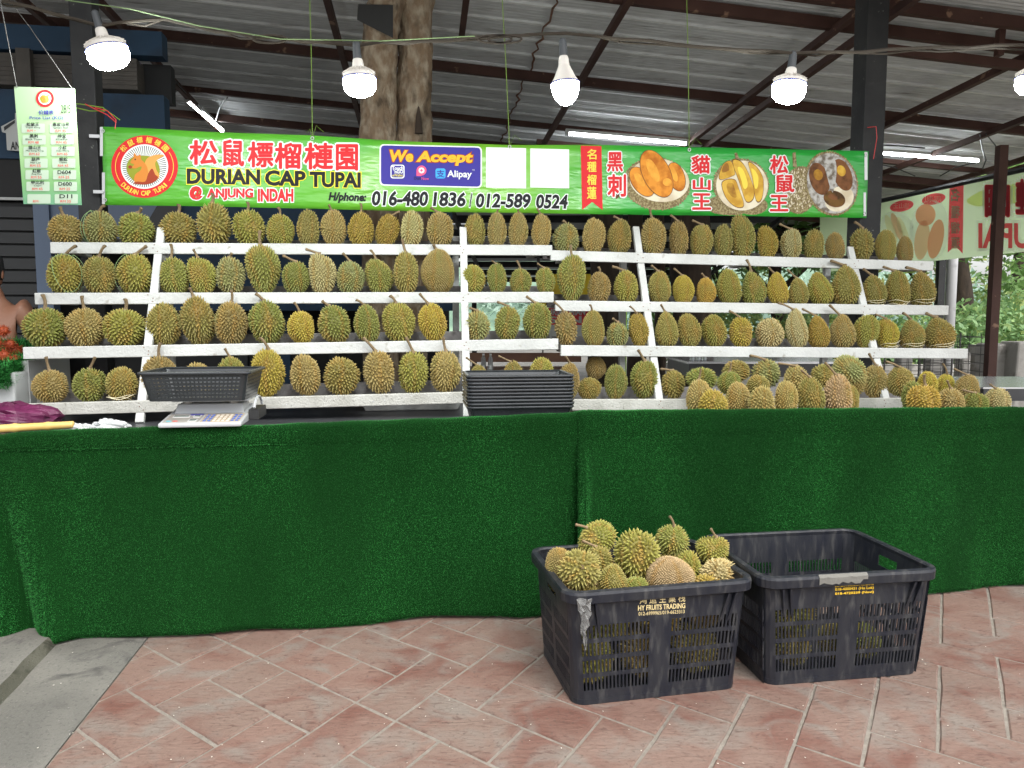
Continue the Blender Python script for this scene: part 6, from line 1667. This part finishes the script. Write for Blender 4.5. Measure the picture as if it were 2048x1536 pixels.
for x, lab in ((967, 'left one of two clear water bottles behind the stacked baskets'), (981, 'right one of two clear water bottles behind the stacked baskets')):
    P = onY(x, 742, YB+.03); bottle((P[0], P[1], zt_+.001), lab, 'two water bottles', .72*(.192-.0)/.192)
YM = 7.0
zt2 = onY(1500, 722, YM)[2]; xa, xb = onY(1370, 720, YM)[0], onY(1700, 720, YM)[0]
tb = empty('steel_table', ((xa+xb)/2, YM+.4, 0), label='pale steel-topped table behind the wide right bay, under the third shelf', cat='table', group='steel-topped tables'); inv = -Vector(tb.location)
b = MB(); b.box(xa, xb, YM-.1, YM+.9, zt2-.02, zt2); b.build('table_top', M['table_steel'], tb, loc=inv)
b = MB(); b.box(xa+.02, xb-.02, YM-.08, YM+.88, zt2-.14, zt2-.021); b.build('apron', M['table_dark'], tb, loc=inv)
for x in (xa+.08, xb-.08):
    for y in (YM, YM+.8): b = MB(); b.box(x-.03, x+.03, y-.03, y+.03, -.02, zt2-.141); b.build('leg', M['table_dark'], tb, loc=inv)
for k in range(3):
    P = onY(1384+k*12, 730, YM+.05); bottle((P[0], P[1], zt2+.001), f'{["left","middle","right"][k]} one of three water bottles on the steel table', 'three water bottles on the steel table', .8)
YN = 5.6
zt3 = onY(2000, 772, YN)[2]; xa, xb = onY(1950, 770, YN)[0], onY(2200, 770, YN)[0]
tb = empty('steel_table', ((xa+xb)/2, YN+.4, 0), label='dark-edged steel table past the right end of the counter', cat='table', group='steel-topped tables'); inv = -Vector(tb.location)
b = MB(); b.box(xa, xb, YN-.1, YN+.9, zt3-.012, zt3); b.build('table_top', M['table_steel'], tb, loc=inv)
b = MB(); b.box(xa+.01, xb-.01, YN-.09, YN+.88, zt3-.10, zt3-.013); b.build('apron', M['table_dark'], tb, loc=inv)
for x in (xa+.25, xb-.25): b = MB(); b.box(x-.03, x+.03, YN, YN+.06, -.02, zt3-.101); b.build('leg', M['table_steel'], tb, loc=inv)

# red and yellow sign seen through the racks
YS = 8.6
sx0, sx1 = 1076, 1182
rs = empty('stall_sign', (onY(1125, 620, YS)[0], YS, 0), label='yellow and red sign board with white letters, seen between the two racks', cat='sign'); inv = -Vector(rs.location)
def sY(x, y, L_=0): p = onY(x, y, YS); return p+np.array([0, -.002*L_, 0])
def panel(x0, x1, y0, y1, L_, m, name, t=.02):
    A, B = onY(x0, y1, YS), onY(x1, y0, YS); b = MB(); b.box(A[0], B[0], YS-.004*L_-t*0, YS-.004*L_+t, A[2], B[2]); b.build(name, m, rs, loc=inv)
panel(1076, 1184, 548, 612, 1, M['sign_yellow'], 'yellow_panel'); panel(1080, 1180, 612, 616, 1, M['sign_white'], 'white_band'); panel(1078, 1184, 616, 650, 1, M['sign_red'], 'red_panel')
panel(1080, 1184, 650, 700, 1, M['sign_white'], 'white_panel'); panel(1084, 1087, 700, 800, 1, M['steel_dark'], 'leg'); panel(1175, 1178, 700, 800, 1, M['steel_dark'], 'leg')
for s, a in (('DURIAN HIAN', (1086,1170,618,630)), ('SAN', (1098,1162,633,646))):
    def Pq(x, y, L_=0): p = onY(x, y, YS); return p+np.array([0, -.008, 0])-np.array(rs.location)
    btext(s, *a, M['sign_white'], 0, bold=.03, parent=rs, P=Pq)
b = MB(); A, B = onY(1243, 668, 7.6), onY(1254, 622, 7.6); b.box(A[0], B[0], 7.6, 7.63, A[2]-1.0, B[2]); tag(b.build('green_flag_sign', flat('flag_green', (.35,.62,.03))), 'narrow bright yellow-green upright sign beside the black trunk', 'sign')

# ------------------------------------------------------------------ side banner on the right, seen from behind (mirrored print, light coming through)
S0 = onY(1755, 404, 10.6); S1 = onY(2048, 342, 7.9)
S0b = onY(1755, 530, 10.6); 
sdir = (S1-S0); sdir[2] = 0; sdir /= np.linalg.norm(sdir); SNrm = np.array([-sdir[1], sdir[0], 0]); 
if SNrm @ (CAM-S0) < 0: SNrm = -SNrm
side = empty('side_banner', (S0+S1)/2, label='pale green side banner with mirrored print and durian pictures, right of the dark post', cat='banner'); SL = np.array(side.location)
def ss(x, y, L_=0): p = onplane(x, y, S0, SNrm); return p+SNrm*.004*L_-SL
TN = {k: thin('side_'+k, c, .62 if k == 'green' else .8) for k, c in dict(green=(.72,.88,.56), lime=(.85,.90,.40), red=(.92,.14,.18), white=(.95,.95,.93), peach=(.97,.50,.36), peach2=(.97,.66,.50), cream=(.95,.88,.70)).items()}
def grid4(A, B, C_, D_, layer, m, name, n=8):
    b = MB(); vs = []
    for i in range(n+1):
        for j in range(n+1):
            s, t = i/n, j/n; x = (A[0]*(1-s)+B[0]*s)*(1-t)+(D_[0]*(1-s)+C_[0]*s)*t; y = (A[1]*(1-s)+B[1]*s)*(1-t)+(D_[1]*(1-s)+C_[1]*s)*t; vs.append(ss(x, y, layer))
    b.add(vs, [(i*(n+1)+j, i*(n+1)+j+1, (i+1)*(n+1)+j+1, (i+1)*(n+1)+j) for i in range(n) for j in range(n)]); return b.build(name, m, side, smooth=True)
grid4((1640,430),(2300,286),(2300,478),(1640,545), 0, TN['green'], 'vinyl_sheet', 20)
poly([(1935,398),(1990,372),(2060,372),(2060,402),(1990,410),(1950,412)], .5, TN['lime'], 'print', side, ss, 4)
poly([(1900,367),(1928,361),(1926,507),(1911,492),(1896,505)], 1, TN['red'], 'ribbon', side, ss)
for chh, y0, y1 in (('名',378,402),('種',412,436),('榴',444,467),('蓮',474,497)): btext(chh, 1921, 1904, y0, y1, TN['cream'], 1.6, bold=.03, parent=side, P=ss)
for cx, cy, s in ((1804, 412, '貓山王'), (1868, 398, '黑刺')):
    ell(cx, cy, 24, 11, 1, TN['red'], 24, -.2, parent=side, P=ss); btext(s, cx+16, cx-16, cy-6, cy+5, TN['cream'], 1.6, parent=side, P=ss)
ell(1795, 462, 34, 40, 1, TN['white'], 30, -.4, .04, parent=side, P=ss); 
for k, (dx, dy) in enumerate(((-14, -4), (-2, -8), (10, 0))): ell(1797+dx, 462+dy, 8, 30, 1.6, TN['cream' if k != 1 else 'peach2'], 24, -.35, parent=side, P=ss)
ell(1860, 462, 40, 62, 1, TN['white'], 30, .1, .03, parent=side, P=ss); ell(1852, 430, 20, 22, 1.5, TN['peach'], 24, .2, parent=side, P=ss)
ell(1845, 480, 15, 40, 1.7, TN['peach2'], 24, .12, parent=side, P=ss); ell(1873, 478, 15, 40, 2.0, TN['peach'], 24, .2, parent=side, P=ss)
btext('園', 2020, 1973, 372, 432, TN['red'], 2, om=TN['white'], ow=.10, bold=.04, parent=side, P=ss); btext('槤', 2080, 2034, 360, 428, TN['red'], 2, om=TN['white'], ow=.10, bold=.04, parent=side, P=ss)
btext('TUPAI', 2094, 1960, 448, 495, TN['red'], 2, om=TN['white'], ow=.09, bold=.03, sl=0, parent=side, P=ss)
b = MB(); b.tube([ss(1640, 430)+SNrm*.05, ss(2300, 286)+SNrm*.05], .03, 6); b.build('top_rail', M['steel_dark'], side)

# ------------------------------------------------------------------ far right: pole, wire cages, concrete posts, planting, trees, hill
P = onY(1901, 600, 11.5); b = MB(); b.tube([(P[0], 11.5, -.02), (P[0], 11.5, 6)], .075, 14); tag(b.build('white_pole', M['pole_white'], smooth=True), 'plain whitish pole in front of the tree, right of the racks', 'pole')
def cage(xa, xb, ytop, Y, label):
    A, B = onY(xa, ytop, Y), onY(xb, ytop, Y); root = empty('wire_cage', ((A[0]+B[0])/2, Y, 0), label=label, cat='wire cage', group='wire mesh cages behind the right rack'); inv = -Vector(root.location)
    zt = A[2]; L_ = B[0]-A[0]; b = MB(); D = .5
    for yy in (Y, Y+D):
        for q in range(int(zt/.09)+1): b.tube([(A[0], yy, .02+q*.09), (B[0], yy, .02+q*.09)], .0035, 4)
        for q in range(int(L_/.12)+1): b.tube([(A[0]+q*.12, yy, 0), (A[0]+q*.12, yy, zt)], .0035, 4)
    for xx in (A[0], B[0]):
        for q in range(int(zt/.09)+1): b.tube([(xx, Y, .02+q*.09), (xx, Y+D, .02+q*.09)], .0035, 4)
    b.build('mesh_panel', M['wire'], root, loc=inv)
    for xx in (A[0], B[0]):
        for yy in (Y, Y+D): b = MB(); b.tube([(xx, yy, -.02), (xx, yy, zt)], .010, 6); b.build('corner_post', M['wire'], root, loc=inv)
cage(1770, 1905, 700, 7.6, 'low dark wire mesh cage behind the bottom shelf of the right rack'); cage(1893, 1978, 668, 7.9, 'taller wire mesh cage between the right rack and the thin brown post')
def cpost(x0, x1, yt, Y, lab, d=.35):
    A, B = onY(x0, yt, Y), onY(x1, yt, Y); b = MB(); w = B[0]-A[0]
    b.hexa([(A[0],Y,-.02),(B[0],Y,-.02),(B[0],Y+d,-.02),(A[0],Y+d,-.02),(A[0]+w*.12,Y+.02,A[2]),(B[0]-w*.05,Y+.02,A[2]),(B[0]-w*.05,Y+d,A[2]),(A[0]+w*.12,Y+d,A[2])])
    o = b.build('concrete_block', M['concrete_wall']); bevel(o, .02); tag(o, lab, 'concrete block', 'concrete blocks at the edge of the site')
cpost(1983, 2034, 688, 8.6, 'weathered grey concrete block right of the thin brown post'); cpost(2030, 2110, 684, 8.4, 'larger concrete block cut by the right edge of the photo')
for k, (x0, x1, yt) in enumerate(((1952,1972,690),(1925,1946,705),(1860,1890,712),(1800,1830,715),(1700,1740,716),(1640,1670,716))):
    cpost(x0, x1, yt, 9.3, ['brownish short concrete block behind the taller cage','short concrete block between the two cages','pale concrete block behind the low cage, right','pale concrete block behind the low cage, left','concrete block behind the steel table, right','concrete block behind the steel table, left'][k], .2)
# low wall
b = MB(); A, B = onY(1300, 735, 12.5), onY(2200, 735, 12.5); b.box(A[0], B[0]+6, 12.5, 12.7, -.02, .62); tag(b.build('low_wall', M['concrete_wall']), 'low concrete wall along the planting behind the stall', 'wall')

def crown_mesh(seed, clumps, n, leaf, m, name='crown', flatten=1.0):
    r = np.random.RandomState(seed); cl = np.array(clumps, float); w = cl[:, 3]**2.2; w /= w.sum(); idx = r.choice(len(cl), n, p=w)
    d = r.normal(0, 1, (n, 3)); d /= np.linalg.norm(d, axis=1)[:, None]; rad = cl[idx, 3]*(.45+.55*r.rand(n)**.5)*(1+.18*np.sin(d[:, 0]*7+idx)+.15*np.sin(d[:, 2]*9+idx*2))
    P = cl[idx, :3]+d*rad[:, None]*np.array([1, 1, .75*flatten])
    nrm = d*.5+r.normal(0, .6, (n, 3))+np.array([0, 0, .35]); nrm /= np.linalg.norm(nrm, axis=1)[:, None]
    a = np.cross(nrm, r.normal(0, 1, (n, 3))); a /= np.linalg.norm(a, axis=1)[:, None]; b_ = np.cross(nrm, a)
    s = leaf*(.6+.8*r.rand(n))[:, None]
    V3 = np.stack([P-a*s, P+b_*s*.38, P+a*s, P-b_*s*.38], 1).reshape(-1, 3)
    me = bpy.data.meshes.new(name); me.vertices.add(len(V3)); me.vertices.foreach_set('co', V3.ravel()); me.loops.add(len(V3)); me.loops.foreach_set('vertex_index', np.arange(len(V3), dtype=np.int32))
    me.polygons.add(n); me.polygons.foreach_set('loop_start', np.arange(0, len(V3), 4, dtype=np.int32)); rv = np.clip((r.rand(len(cl))[idx]*.5+r.rand(n)*.5), 0, 1)
    at = me.attributes.new('rnd', 'FLOAT', 'POINT'); at.data.foreach_set('value', np.repeat(rv, 4)); me.materials.append(m); me.update(); me.validate(); return me
def tree(x, ybase_Y, trunk_h, r_tr, clumps, n, leaf, m, label, seed, group='trees beyond the stall', bark='bark_dark'):
    Y = ybase_Y; X = onY(x, 600, Y)[0]
    root = empty('tree', (X, Y, -.02), label=label, cat='tree', group=group)
    rr = random.Random(seed); b = MB(); pts = [np.array([0, 0, 0.])]; 
    for q in range(1, 6): pts.append(np.array([rr.uniform(-.12, .12)*q*.4, rr.uniform(-.1, .1), trunk_h*q/5]))
    b.tube(pts, [r_tr*(1.25-.10*q) for q in range(6)], 10)
    for c in clumps[:8]:
        s = pts[rr.choice((3, 4, 5))]; e_ = np.array(c[:3]); b.tube([s, (s+e_)/2+np.array([0, 0, rr.uniform(.0, .3)]), e_], [r_tr*.5, r_tr*.3, r_tr*.12], 6)
    b.build('trunk', M[bark], root, smooth=True)
    link('crown', crown_mesh(seed, clumps, n, leaf, m), root)
def cl_(seed, n, cx, cz, sx, sz, r0, r1):
    rr = random.Random(seed); return [(cx+rr.uniform(-sx, sx), rr.uniform(-sx*.6, sx*.6), cz+rr.uniform(-sz, sz), rr.uniform(r0, r1)) for _ in range(n)]
tree(1925, 14, 3.2, .17, cl_(1, 26, -.2, 3.5, 1.5, 1.7, .35, .75), 5600, .085, M['leaf_a'], 'leafy green tree with dark trunk just right of the white pole', 11)
tree(1560, 15, 3.0, .14, cl_(2, 26, 0, 3.4, 2.0, 1.5, .4, .8), 5600, .09, M['leaf_a'], 'green tree seen between the shelves of the wide right bay', 12)
tree(1730, 17, 3.4, .16, cl_(3, 26, 0, 3.6, 2.2, 1.6, .5, .9), 5600, .10, M['leaf_b'], 'light green tree seen beside the dark right post', 13)
tree(2040, 18, 4.4, .18, cl_(4, 24, .6, 5.0, 1.9, 1.2, .4, .8), 4500, .10, M['leaf_a'], 'tree whose leafy branches hang in front of the sky at the right edge', 14)
tree(1380, 18, 3.4, .18, cl_(5, 26, 0, 3.5, 2.4, 1.8, .5, .9), 5600, .10, M['leaf_b'], 'green tree behind the thick brown trunk', 15)
def shrub(x, Y, h, s, n, m, label, seed):
    X = onY(x, 600, Y)[0]; me = crown_mesh(seed, cl_(seed, 16, 0, h*.5, s, h*.35, h*.22, h*.42), n, .07, m, 'shrub'); o = link('shrub', me, None, (X, Y, 0)); tag(o, label, 'shrub', 'shrubs beyond the low wall')
shrub(1970, 13.6, 1.5, 1.3, 4500, M['leaf_b'], 'yellow-green shrub behind the taller wire cage', 21); shrub(2070, 14.5, 1.9, 1.4, 4500, M['leaf_b'], 'bright green shrub behind the concrete blocks', 22)
shrub(1830, 13.4, 1.4, 1.4, 4500, M['leaf_a'], 'green shrub left of the white pole', 23); shrub(1640, 13.6, 1.6, 1.5, 4500, M['leaf_b'], 'light green shrub behind the wide right bay', 24)
shrub(1450, 13.8, 1.5, 1.4, 4000, M['leaf_a'], 'green shrub behind the left part of the wide right bay', 25)
shrub(2180, 16, 2.6, 1.6, 4500, M['leaf_a'], 'tall green shrub beyond the right edge', 26)
# far wooded hill
rr = np.random.RandomState(5); nx = 60; vs = []; 
for i in range(nx+1):
    x = -20+150*i/nx
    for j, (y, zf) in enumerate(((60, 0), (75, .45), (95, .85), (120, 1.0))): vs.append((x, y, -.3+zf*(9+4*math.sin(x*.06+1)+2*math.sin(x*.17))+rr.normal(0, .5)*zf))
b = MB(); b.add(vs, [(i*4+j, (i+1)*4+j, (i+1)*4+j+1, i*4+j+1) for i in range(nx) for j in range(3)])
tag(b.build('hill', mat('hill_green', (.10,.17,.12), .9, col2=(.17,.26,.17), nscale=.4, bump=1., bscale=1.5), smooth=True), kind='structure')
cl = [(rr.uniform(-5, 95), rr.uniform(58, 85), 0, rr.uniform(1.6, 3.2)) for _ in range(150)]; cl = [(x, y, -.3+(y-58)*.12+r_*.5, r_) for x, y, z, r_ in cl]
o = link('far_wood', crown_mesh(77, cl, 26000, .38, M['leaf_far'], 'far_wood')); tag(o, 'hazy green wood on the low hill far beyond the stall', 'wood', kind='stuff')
# more scattered litter: small leaves and grit on the paving
rr = random.Random(15); b = MB()
for k in range(110):
    x, y = rr.uniform(60, 2040), rr.uniform(1290, 1530); p = onz(x, y, .004)
    if NV @ p - C0 > -.03: continue
    s = rr.uniform(.0012, .004); a = rr.uniform(0, 6.28)
    b.add([(p[0]+s*math.cos(a+q*1.3+rr.uniform(-.2, .2))*(.5 if q % 2 else 1), p[1]+s*math.sin(a+q*1.3)*(.5 if q % 2 else 1), .0035) for q in range(5)]+[(p[0], p[1], .0015)], [(0, 1, 2, 3, 4)])
tag(b.build('grit', flat('grit', (.62,.58,.50))), 'pale grit and husk crumbs scattered on the paving', 'litter', kind='stuff')
